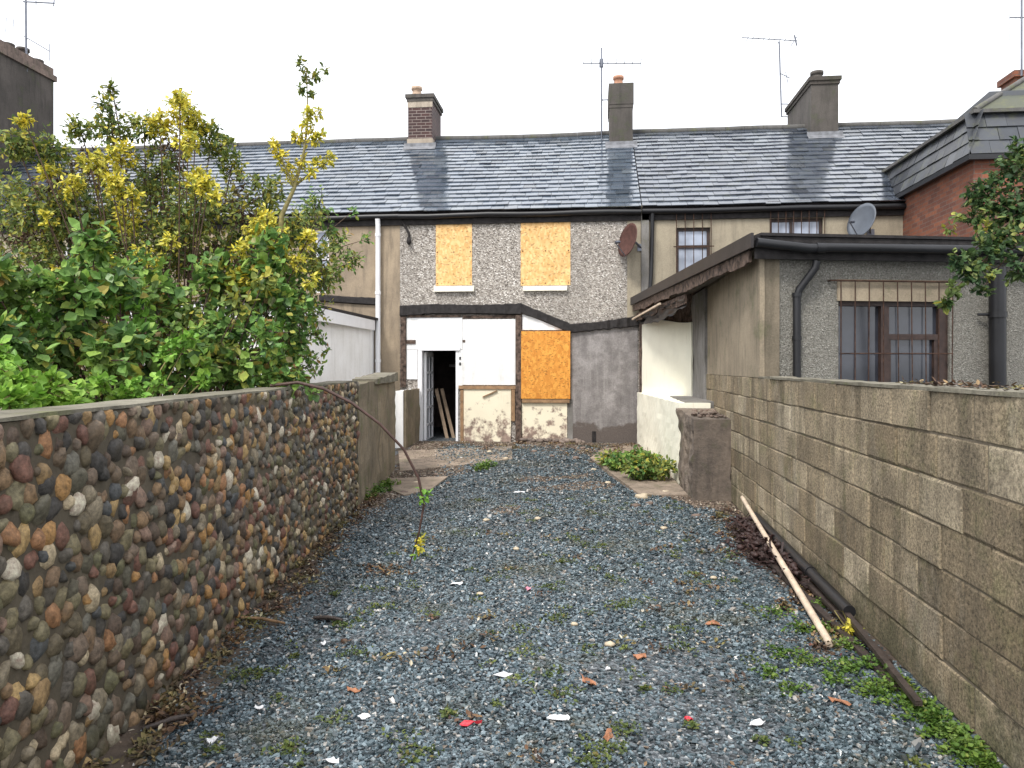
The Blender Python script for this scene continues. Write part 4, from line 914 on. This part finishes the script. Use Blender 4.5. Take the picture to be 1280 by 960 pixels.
# concrete and soil strips
b = MB()
def slab(mb, poly, h, seed=0):
    P = [GP(*p, .1) for p in poly]; n = len(P); vs = [(p.x, p.y, gz(p.x,p.y)-.05) for p in P]+[(p.x, p.y, gz(p.x,p.y)+h) for p in P]
    mb.add(vs, [tuple(range(n)), tuple(range(2*n-1, n-1, -1))]+[(i,(i+1)%n,n+(i+1)%n,n+i) for i in range(n)])
for nm, poly, h, mt in [('concrete_apron', [(738,574),(752,566),(800,560),(845,596),(860,612),(800,612)], .035, 'slab'), ('concrete_path', [(486,592),(560,590),(540,604),(505,612),(490,606)], .03, 'slab'), ('doorway_path', [(498,566),(640,562),(640,574),(560,580),(500,584)], .02, 'slab')]:
    b = MB(); slab(b, poly, h); tag(build(b, nm, M[mt]), kind='structure')
def inpoly(x, y, P):
    c = False; j = len(P)-1
    for i in range(len(P)):
        if (P[i][1] > y) != (P[j][1] > y) and x < (P[j][0]-P[i][0])*(y-P[i][1])/(P[j][1]-P[i][1])+P[i][0]: c = not c
        j = i
    return c
def grid_sheet(mb, P, dz, st=.16):
    x0, x1, y0, y1 = min(p[0] for p in P), max(p[0] for p in P), min(p[1] for p in P), max(p[1] for p in P)
    H = lambda x, y: (x, y, gz(x, y)+dz+.010*mnoise.noise(Vector((x*3, y*3, 4))))
    i = x0
    while i < x1:
        j = y0
        while j < y1:
            if inpoly(i+st/2, j+st/2, P): mb.add([H(i,j), H(i+st,j), H(i+st,j+st), H(i,j+st)], [(0,1,2,3)], True)
            j += st
        i += st
b = MB(); grid_sheet(b, [(-3.3,9.3),(-2.9,8.8),(-2.5,10),(-2.3,11.8),(-2.0,13.5),(.4,13.5),(.55,12),(.75,10.6),(1.05,9.6),(1.3,8.8),(1.9,8.6),(1.9,15.0),(-3.6,15.0)], .004)
tag(build(b, 'soil_strip', M['soil']), kind='structure')
def edge_sheet(name, pts, mat, dz): b = MB(); sheet(b, pts, dz); tag(build(b, name, mat), kind='structure')
edge_sheet('earth_edge', [(LW(1)-.05,1),(LW(1)+.28,1),(LW(3)+.22,3),(LW(4.5)+.30,4.5),(LW(6)+.22,6),(LW(7.5)+.3,7.5),(LW(9)+.5,9),(LW(9)-.05,9)], M['soil'], .010)
edge_sheet('earth_margin', [(1.8,4.2),(1.8,8.7),(1.15,8.7),(1.38,7.4),(1.45,6.2),(1.55,5)], M['soil'], .010)
def chips2(n, size, region, name, mat, lab, cat):
    v, f = chips(n, region[0], region[1], size, region[2], .5); tag(build_np(name, v, f, mat), lab, cat, kind='stuff')
k_ = NM('earth_crumbs'); cc = k_.ramp(k_.isl, [(0,(.05,.038,.03)), (.4,(.11,.08,.06)), (.7,(.19,.14,.10)), (.9,(.30,.24,.19)), (.97,(.5,.45,.38)), (1,(.12,.14,.05))]); M['crumbs'] = k_.out(cc, .8)
chips2(60000, .024, (8.4, 14.9, lambda X, Y: ~keep(X, Y)), 'earth_rubble', M['crumbs'], 'crumbled brown earth and rubble chips strewn before the house and by the walls', 'rubble')
chips2(26000, .016, (1.9, 8.6, lambda X, Y: (X-(-1.768-.1178*Y) < .26+fuzz(X, Y)*.8) | ((X > 1.38+fuzz(X, Y)) & (Y > 4.4))), 'earth_crumbs', M['crumbs'], 'brown earth crumbs and grit along the foot of both walls', 'rubble')
# rubble stones on the bare earth: each a stone
r_ = random.Random(3); first = None
stones = [(803,618,.09),(795,628,.06),(812,625,.05),(832,612,.06),(770,590,.05),(720,572,.06),(742,582,.05),(690,570,.05),(668,566,.06),(612,566,.05),(590,578,.04),(545,586,.05),(520,600,.05),(505,612,.06),(560,600,.04),(632,572,.05),(700,560,.07),(728,563,.06),(760,600,.05),(870,640,.05)]
for i, (x, y, s) in enumerate(stones):
    p = GP(x, y, .12 if y < 600 else .06); z0 = gz(p.x, p.y); b = MB(); b.lump((p.x, p.y, z0+s*.35), (s, s*r_.uniform(.6,1), s*.5), i, 2, .5)
    tag(build(b, 'rubble_stone', M['ochre_stone'] if i % 3 == 0 else M['rubble'], None, (p.x, p.y, z0)), 'small broken piece of masonry lying on the bare earth before the house', 'stone', 'broken masonry pieces before the house')
# litter: flat scraps bent a little
def scrap(name, x, y, w, l, m, lab, cat, group=None, rz=0, seed=0, h=.03):
    p = GP(x, y, .02); z0 = gz(p.x, p.y)+.016; r = random.Random(seed); b = MB(); n = 9; vs = []
    for side in (0, 1):
        rr_ = random.Random(seed*3+1)
        for ring, f_ in ((1, 1.), (2, .5)):
            for k in range(n):
                w_ = 2*math.pi*k/n; q = f_*rr_.uniform(.6, 1.1); xx, yy = math.cos(w_)*l*.5*q, math.sin(w_)*w*.5*q
                if name == 'plastic_scrap' and l > .1: yy *= max(.12, .55-xx/l)
                vs.append((p.x+xx*math.cos(rz)-yy*math.sin(rz), p.y+xx*math.sin(rz)+yy*math.cos(rz), z0+h*rr_.uniform(-.2, .5)*(1 if ring == 1 else .8)-side*.003))
        vs.append((p.x, p.y, z0+h*.35-side*.003))
    S = 2*n+1; fs = []
    for k in range(n):
        k2 = (k+1) % n; fs += [(k, k2, n+k2, n+k), (n+k, n+k2, 2*n), (S+k2, S+k, S+n+k, S+n+k2), (S+n+k2, S+n+k, S+2*n), (k, S+k, S+k2, k2)]
    b.add(vs, fs, False); return tag(build(b, name, m, None, (p.x, p.y, z0)), lab, cat, group)
scrap('plastic_scrap', 590, 903, .05, .125, M['red'], 'bright red pointed plastic scrap on the gravel in the foreground', 'litter', None, .35, 1)
scrap('plastic_scrap', 860, 897, .05, .06, M['red'], 'small red scrap on the gravel, right of the foreground', 'litter', None, -.3, 2)
scrap('plastic_scrap', 660, 735, .05, .06, M['pink'], 'small pink scrap in the middle of the gravel', 'litter', None, .5, 3)
for i, (x, y, w, l, rz) in enumerate([(650,615,.12,.22,.1),(570,729,.05,.12,0),(946,903,.05,.09,.5),(414,950,.04,.08,.2),(628,843,.05,.14,.3),(264,925,.04,.06,1),(700,896,.06,.15,.1),(455,894,.04,.06,.4),(325,884,.03,.06,0),(405,803,.03,.05,1.2),(760,835,.03,.04,1)]):
    scrap('pale_scrap', x, y, w, l, M['white_scrap'], 'small white scrap lying on the grey gravel', 'litter', 'white scraps on the gravel', rz, 10+i)
for i, (x, y, w, l, rz) in enumerate([(893,779,.09,.12,.2),(1050,876,.06,.12,-.3),(444,861,.06,.10,0),(800,820,.07,.12,.4),(760,918,.05,.12,1.3),(735,850,.05,.2,2.1),(890,712,.05,.08,.1),(410,773,.07,.2,-.05)]):
    scrap('dead_leaf', x, y, w, l, M['rust_leaf'] if i < 6 else M['dark_wood'], 'curled rust-brown dead leaf lying on the grey gravel', 'leaf', 'dead leaves on the gravel', rz, 30+i)
for i, (x, y, s) in enumerate([(762,805,.026),(892,722,.022),(672,648,.03),(645,686,.025),(608,650,.03),(600,742,.02),(718,780,.02),(830,660,.03)]):
    p = GP(x, y, .02); b = MB(); b.lump((p.x, p.y, gz(p.x,p.y)+.02), (s*1.3, s, s*.6), i+50, 2, .3); tag(build(b, 'pale_pebble', M['ochre_stone'], None, (p.x, p.y, 0)), 'pale buff pebble lying among the grey gravel', 'stone', 'pale pebbles in the gravel')
for i, (a_, c_, th, lab) in enumerate([((298,772),(356,779),.016,'brown wooden stick lying across the gravel edge by the pebble wall'), ((178,912),(250,892),.02,'dark broken stick in the leaf litter at the foot of the pebble wall'), ((392,772),(428,775),.018,'short dark stick on the gravel near the pebble wall')]):
    u, v = GP(*a_, .03), GP(*c_, .03); b = MB(); b.tube([u, u.lerp(v, .5)+Vector((0,.01,.008)), v], [th*.6, th*.7, th*.5], 7); tag(build(b, 'stick', M['mid_wood'] if i == 0 else M['dark_wood'], None, u), lab, 'stick', 'sticks by the pebble wall')
# leaf litter and weeds (uncountable)
r_ = random.Random(8)
sp = [(LW(y)+r_.uniform(.04,.22), y, r_.uniform(.08,.2), 1) for y in np.linspace(2.6, 9.5, 46)]+[(GP(470,715).x, GP(470,715).y, .22, 1.6), (GP(210,890).x, GP(210,890).y, .2, 2.5),(GP(225,900).x, GP(225,900).y, .2, 2)]
sp += [(r_.uniform(1.35,1.68), y, r_.uniform(.08,.18), 1.1) for y in np.linspace(4.6, 8.8, 24)]+[(r_.uniform(-2.8,1.1), r_.uniform(13.2,14.7), .2, 1.2) for i in range(22)]+[(r_.uniform(-1.9,1.3), r_.uniform(2.6,8), .1, .25) for i in range(50)]
v, f = ground_leaves(sp, 75, .035, .55, .018); tag(build_np('leaf_litter', v, f, M['litter']), 'brown dead leaf litter gathered along the foot of the walls', 'leaf litter', kind='stuff')
sp = []
for px, py_, r, k in [(1060,812,.12,1),(1085,835,.14,1.2),(1110,862,.15,1.4),(1140,885,.15,1.6),(1165,905,.14,1.7),(1190,925,.13,1.8),(1215,945,.12,1.8),(1240,960,.1,1.5),(1150,860,.08,1),(1185,893,.08,1),(1215,925,.08,1),(1060,840,.1,.8),(1090,870,.1,.8),(970,770,.14,.5),(1000,790,.12,.6),(1010,830,.16,.7),(975,820,.12,.6),(960,845,.1,.5),(990,865,.1,.4),(1030,790,.1,.7),(1020,760,.08,.5),(1045,855,.12,.6)]:
    p = GP(px, py_); sp.append((min(p.x, 1.64), p.y, r*.95, k))
v, f = ground_leaves(sp, 210, .024, .75, .026); tag(build_np('green_weeds', v, f, M['leaf_weed']), 'low bright green weeds spreading along the foot of the block wall', 'weeds', kind='stuff')
sp = []
for i in range(150): sp.append((r_.uniform(-1.8,1.4), r_.uniform(2.3,9.5), r_.uniform(.03,.13), r_.uniform(.12,.5)))
for px, py_, r, k in [(360,940,.1,1),(520,945,.12,1),(700,870,.14,.8),(690,845,.1,.5),(755,940,.13,1),(735,955,.1,1),(420,745,.06,.6),(300,848,.14,.8),(320,845,.1,.6),(745,712,.12,.5),(855,790,.14,.6),(650,820,.12,.4),(780,760,.12,.4),(560,895,.06,.6),(780,915,.1,.7),(650,790,.14,.4),(950,560,.1,.2)]:
    p = GP(px, py_); sp.append((p.x, p.y, r, k))
v, f = ground_leaves(sp, 130, .020, .7, .010); tag(build_np('moss_patches', v, f, M['leaf_moss']), 'small dull green moss and weed patches dotted over the gravel', 'moss', kind='stuff')
sp = [(GP(x, y, .1).x, GP(x, y, .1).y, r, k) for x, y, r, k in [(470,607,.22,2),(485,600,.16,1.5),(455,615,.14,1),(608,580,.2,1.2),(600,583,.15,1)]]
v, f = ground_leaves(sp, 160, .05, .5, .05); tag(build_np('grass_tufts', v, f, M['leaf_weed']), 'green grass tufts growing before the doorway and the plain wall end', 'grass', kind='stuff')
# weed clump on the apron
cl = [((GP(x, y, .15).x, GP(x, y, .15).y, .22+dz), (.28,.24,.14), 60) for x, y, dz in [(775,583,0),(795,580,.05),(812,585,.04),(800,592,0),(765,578,0),(825,592,0)]]
make_plant('weed_clump', (GP(795,585,.15).x, GP(795,585,.15).y, .13), [('leaf_bramble', cl[:4], .09, 5, .55), ('leaf_olive', cl[2:], .09, 5, .5)], 'leafy green weed clump growing against the low cream wall', 'weeds', 'green_stem', .01)
b = MB(); p = PX(1062, 783, 1.62)
make_plant('yellow_flower', (p.x, p.y, .02), [('leaf_yellow', [((p.x, p.y, p.z), (.06,.06,.05), 16)], .035, 4, .6), ], 'small yellow flowering weed at the end of the black pipe', 'plant', 'green_stem', .006)

# ================================================================== PLANTS BEHIND THE LEFT WALL
def K(x, y, rpx, d, n, ry=1.0, sq=1.0):
    p = DP(x, y, d); r = rpx*d/F; return ((p.x, p.y, p.z), (r, r*ry, r*sq), n)
yb = DP(215, 500, 7.2); yb.z = .0
dead = [K(110,215,42,7.6,70), K(300,255,38,7.8,60), K(215,190,30,7.6,45), K(60,240,30,7.4,40), K(265,330,40,7.4,50), K(130,290,40,7.6,60), K(40,300,40,7.2,50), K(330,300,30,7.3,35), K(200,250,40,7.9,50)]
yel = [K(228,140,22,7.2,34,1,1.2), K(200,155,20,7.2,24), K(245,160,16,7.3,20), K(150,195,24,7,22), K(120,205,18,6.9,14), K(90,235,18,6.8,14), K(245,225,18,6.8,20), K(160,270,22,6.8,14), K(325,285,24,7,24), K(345,295,18,7,14), K(60,215,16,6.8,12), K(30,150,10,6.6,8), K(235,180,18,7,16), K(80,350,22,6.4,12), K(180,330,25,6.5,14), K(385,300,14,7,10), K(300,345,22,6.6,12)]
oli = [K(140,165,34,7.3,42), K(100,160,20,7.3,20), K(265,175,28,7.4,36), K(135,128,16,7.2,10), K(140,110,8,7.2,4), K(185,215,50,7.4,70), K(60,190,34,7,40), K(20,180,26,6.8,28), K(100,265,50,7.1,70), K(250,265,55,7.2,80), K(330,240,34,7.4,40), K(370,290,40,7.2,46), K(200,300,55,7.1,80), K(40,260,45,6.9,50), K(400,330,40,7.2,44), K(290,205,22,7.4,20), K(180,160,22,7.3,20)]
yel = [(c, (q[0]*1.08, q[1], q[2]*1.08), int(n*1.7)) for c, q, n in yel]; oli = [(c, q, int(n*1.5)) for c, q, n in oli]
oli += [K(x, y, 34, 6.7+.004*x, 34) for x, y in [(60,320),(110,340),(170,345),(230,330),(290,310),(20,330),(150,300),(240,300),(80,290),(320,320),(350,340),(200,370),(100,380),(270,370)]]
yel += [K(x, y, r_, 6.6, n) for x, y, r_, n in [(140,235,20,22),(110,195,16,14),(165,245,14,10),(260,240,20,22),(255,225,12,12),(215,300,14,8),(300,310,16,12),(350,310,14,14),(335,275,16,14),(225,125,12,16),(60,275,14,8),(370,330,14,10),(130,325,12,8),(390,350,12,9),(150,225,12,12)]]
oli += [K(x+r9.uniform(-15,15), y+r9.uniform(-12,12), 38, 8.0, 34) for r9 in [random.Random(4)] for x in range(0, 400, 42) for y in range(250 if x < 330 else 320, 480, 42)]
make_plant('yellow_shrub', yb, [('leaf_olive', oli, .062, 8, .5), ('leaf_yellow', yel, .052, 10, .5), ('leaf_dead', dead, .055, 6, .45)], 'big overgrown shrub with yellow and olive leaves rising behind the pebble wall', 'shrub', 'bark', .017)
# the separate tall shoot
sb_ = DP(352, 470, 7.0); sb_.z = 0; t = thing('tall_shoot', sb_, 'tall slender shoot with yellow leaf tufts standing out against the slate roof', 'shrub')
b = MB(); S = [sb_, DP(350,330,7), DP(352,270,7), DP(368,235,7), DP(380,190,7), DP(385,150,7), DP(383,85,7)]
b.tube(S, [.03,.028,.024,.018,.012,.008,.004], 7); b.tube([DP(368,235,7), DP(355,205,6.9), DP(340,180,6.9)], [.014,.008,.004], 6); b.tube([DP(368,232,7), DP(395,212,7.1), DP(416,197,7.1)], [.014,.008,.004], 6)
build(b, 'stem', M['green_stem'], t)
ty = [K(343,183,9,6.9,12), K(352,196,9,6.9,12), K(360,210,9,7,10), K(378,200,10,7,10), K(372,168,11,7,14), K(390,172,11,7,14), K(398,166,9,7,10), K(384,143,11,7,16), K(396,140,9,7,9), K(400,205,9,7.1,12), K(412,197,9,7.1,12), K(384,158,9,7,10), K(370,225,10,7,9), K(390,214,9,7,8)]
to = [K(376,80,8,7,8), K(384,95,10,7,10), K(398,97,8,7,8), K(380,110,9,7,9), K(390,118,7,7,6), K(405,88,6,7,4)]
for mn, cl in (('leaf_yellow', ty), ('leaf_olive', to)):
    P, D, N, L, W, tw = clump_leaves(cl, .05, 7, asp=.5); v, f = leaves_mesh(P, D, N, L, W); build_np('foliage', v, f, M[mn], t)
# bramble thicket in front
bb_ = DP(190, 520, 6.0); bb_.z = 0
br = []
r_ = random.Random(12)
for x in range(-60, 400, 36):
    top = int(345+25*math.sin(x*.035)+18*math.sin(x*.09))
    for y in range(top, 500, 36):
        dmin = 1.95/max(.1, .788-(max(0, x)/F)*1.05) if x < 380 else 6
        d = max(dmin+.2, 4.2+x*.0045)+r_.uniform(0, 1.0)+(480-y)*.004
        br.append(K(x+r_.uniform(-14,14), y+r_.uniform(-12,12), 34, d, 27))
br2 = [K(x, y, 22, 4.9+x*.004, 14) for x, y in [(40,400),(120,420),(180,390),(240,400),(90,360),(300,380),(340,420),(200,450),(60,440),(280,440),(140,370),(330,350)]]
make_plant('bramble_thicket', bb_, [('leaf_bramble', br[::2], .095, 6, .72), ('leaf_bramble', br[1::2], .068, 8, .72), ('leaf_lime', br2[::2], .075, 4, .7), ('leaf_olive', br2[1::2], .08, 5, .6)], 'dense green bramble thicket leaning over the top of the pebble wall', 'bramble', 'bramble_stem', .012)
sh2 = [K(395,260,26,8.2,26), K(420,300,24,8.4,24), K(440,325,18,8.5,14), K(455,300,10,8.6,7), K(400,350,24,8,26), K(380,390,30,7.6,36), K(365,430,30,7.4,36), K(385,460,22,7.5,22), K(345,460,34,7,40), K(330,400,40,7.2,60), K(415,340,20,8.3,16), K(440,265,8,8.6,5), K(395,420,12,8,8), K(410,440,8,8.2,4)]
p = DP(375, 500, 7.6); p.z = 0
make_plant('leafy_shrub', p, [('leaf_bramble', sh2[:8]+sh2[10:], .055, 7, .5), ('leaf_olive', [sh2[0], sh2[1], sh2[2], sh2[4], sh2[9]], .055, 6, .45)], 'loose green shrub at the right end of the thicket, in front of the white lean-to', 'shrub', 'bark', .008, stems=False)
for q in [o for o in bpy.data.objects if o.get('category') == 'shrub' and 'lean-to' in o['label']]:
    b = MB()
    for (c, rr_, n) in sh2: m0_ = DP(365,345+.2*abs(c[2]),8.0); c = Vector(c); b.tube([DP(368,480,7.7), m0_, m0_.lerp(c, .5)+Vector((0,0,.08)), c], [.014,.01,.006,.003], 5, False)
    build(b, 'stems', M['bark'], q)
lime = [K(-20,480,30,3.3,40), K(10,500,18,3.1,26), K(50,500,16,3.5,26), K(90,505,12,3.9,20), K(165,490,16,4.6,20), K(200,480,14,4.9,14), K(250,480,12,5.3,12), K(15,470,26,3.6,30), K(60,485,24,3.9,34), K(100,495,20,4.2,26), K(30,495,20,3.6,20), K(125,480,14,4.5,12), K(215,440,22,5.2,22), K(235,425,14,5.3,10), K(250,455,16,5.4,12), K(150,500,14,4.6,10), K(5,440,18,3.8,14)]
make_plant('lime_creeper', (DP(60,500,4.2).x-.2, DP(60,500,4.2).y, 0), [('leaf_lime', lime, .055, 5, .75)], 'bright lime-green creeper spilling along the left end of the wall top', 'creeper', 'green_stem', .006)
# arching bramble cane
pts = [DP(338,482,6.0), DP(372,478,6.0), DP(405,486,6.05), DP(440,504,6.1), DP(475,530,6.15), DP(505,562,6.2), DP(523,597,6.25), DP(530,630,6.25), DP(524,665,6.25), DP(512,706,6.3)]
t = thing('bramble_cane', pts[-1], 'long bare bramble cane arching from the wall top down to the gravel', 'bramble')
b = MB(); b.tube(pts, [.013,.013,.013,.012,.012,.011,.011,.010,.009,.006], 8); build(b, 'stem', M['bramble_stem'], t)
for mn, cl in (('leaf_lime', [K(530,622,9,6.25,5), K(528,612,6,6.25,3), K(519,690,6,6.25,3)]), ('leaf_yellow', [K(524,680,9,6.25,8)])):
    P, D, N, L, W, tw = clump_leaves(cl, .05, 4, asp=.6); v, f = leaves_mesh(P, D, N, L, W); build_np('foliage', v, f, M[mn], t)
# climber at the right
rv = [K(1262,215,26,6.4,40), K(1240,250,30,6.4,46), K(1270,270,30,6.3,50), K(1225,240,20,6.5,24), K(1250,300,28,6.2,44), K(1215,275,14,6.4,12), K(1278,190,22,6.4,30), K(1230,310,22,6.1,22), K(1200,325,14,6,12), K(1215,340,16,6,16), K(1195,360,10,6,8), K(1185,375,8,6,6), K(1275,330,24,6,20), K(1300,250,40,6.4,60), K(1310,330,30,6.2,40), K(1225,365,10,6,6)]
p = DP(1330, 500, 6.6); p.z = 0
make_plant('climbing_shrub', p, [('leaf_dark', rv, .065, 7, .6), ('leaf_olive', [K(1195,270,8,6.4,5), K(1186,285,8,6.4,5), K(1225,330,10,6.1,8), K(1180,380,6,6,4), K(1240,345,10,6,8), K(1230,290,18,6.2,12)], .055, 5, .6)], 'dark green climbing shrub hanging over the extension gutter at the right edge', 'shrub', 'bark', .02, stems=False)
q = [o for o in bpy.data.objects if o.get('category') == 'shrub' and 'extension gutter' in o['label']][0]; b = MB(); hub = DP(1330, 260, 6.5)
b.tube([p, p.lerp(hub, .5)+Vector((.05,0,0)), hub], [.05,.04,.03], 8)
for (c, rr_, n) in rv: c = Vector(c); b.tube([hub-Vector((0,0,.2)), hub.lerp(c, .5)+Vector((0,0,.12)), c], [.016,.010,.004], 5, False)
build(b, 'stems', M['bark'], q)
v = []; P = []
r_ = random.Random(2)
for i in range(260): y_ = r_.uniform(3.0, 4.6); P.append((XR+r_.uniform(.0,.2), y_, BT+.02+abs(r_.gauss(0,.008))))
P = np.array(P); n = len(P); D = rdir(n); D[:, 2] = np.abs(D[:, 2])*.3; v, f = leaves_mesh(P, D, np.tile([0,0,1.],(n,1))+rdir(n)*.3, .04*RS.uniform(.5,1.2,n), .022*RS.uniform(.5,1.2,n))
tag(build_np('fallen_leaves', v, f, M['litter']), 'fallen brown leaves resting on top of the block wall', 'leaf litter', kind='stuff')

# ================================================================== LIGHT, SKY, CAMERA
w = bpy.data.worlds.new('World'); scene.world = w; w.use_nodes = True; nt = w.node_tree; bg = nt.nodes['Background']
sky = nt.nodes.new('ShaderNodeTexSky'); sky.sky_type = 'NISHITA'; sky.sun_disc = False
SE, SR = math.radians(52), math.radians(205)
sky.sun_elevation = SE; sky.sun_rotation = SR; sky.dust_density = 4; sky.air_density = 1
tc = nt.nodes.new('ShaderNodeTexCoord'); no = nt.nodes.new('ShaderNodeTexNoise'); no.inputs['Scale'].default_value = 2.2; no.inputs['Detail'].default_value = 5
nt.links.new(tc.outputs['Generated'], no.inputs['Vector'])
rp = nt.nodes.new('ShaderNodeValToRGB'); rp.color_ramp.elements[0].position = .3; rp.color_ramp.elements[0].color = (7.0,7.2,7.6,1); rp.color_ramp.elements[1].position = .7; rp.color_ramp.elements[1].color = (9.2,9.3,9.5,1)
nt.links.new(no.outputs[0], rp.inputs[0])
mx = nt.nodes.new('ShaderNodeMix'); mx.data_type = 'RGBA'; mx.inputs[0].default_value = .88
nt.links.new(sky.outputs[0], mx.inputs[6]); nt.links.new(rp.outputs[0], mx.inputs[7]); nt.links.new(mx.outputs[2], bg.inputs[0]); bg.inputs[1].default_value = .10
sl = bpy.data.lights.new('Sun', 'SUN'); sl.energy = 1.4; sl.angle = math.radians(12); sl.color = (1, .96, .9)
so = bpy.data.objects.new('Sun', sl); C.objects.link(so)
dv = Vector((math.sin(SR)*math.cos(SE), math.cos(SR)*math.cos(SE), math.sin(SE)))
so.rotation_euler = dv.to_track_quat('Z', 'Y').to_euler()
cam = bpy.data.cameras.new('Camera'); co = bpy.data.objects.new('Camera', cam); C.objects.link(co)
cam.sensor_width = 36; cam.lens = F/1280*36; cam.shift_y = -(480-HY)/1280; cam.clip_end = 2000; cam.clip_start = .05
co.location = (0, 0, EYE); co.rotation_euler = (math.radians(90), 0, TH); scene.camera = co
scene.view_settings.view_transform = 'Standard'; scene.view_settings.look = 'None'; scene.view_settings.exposure = 1.15; scene.view_settings.gamma = 1
scene.render.engine = 'CYCLES'
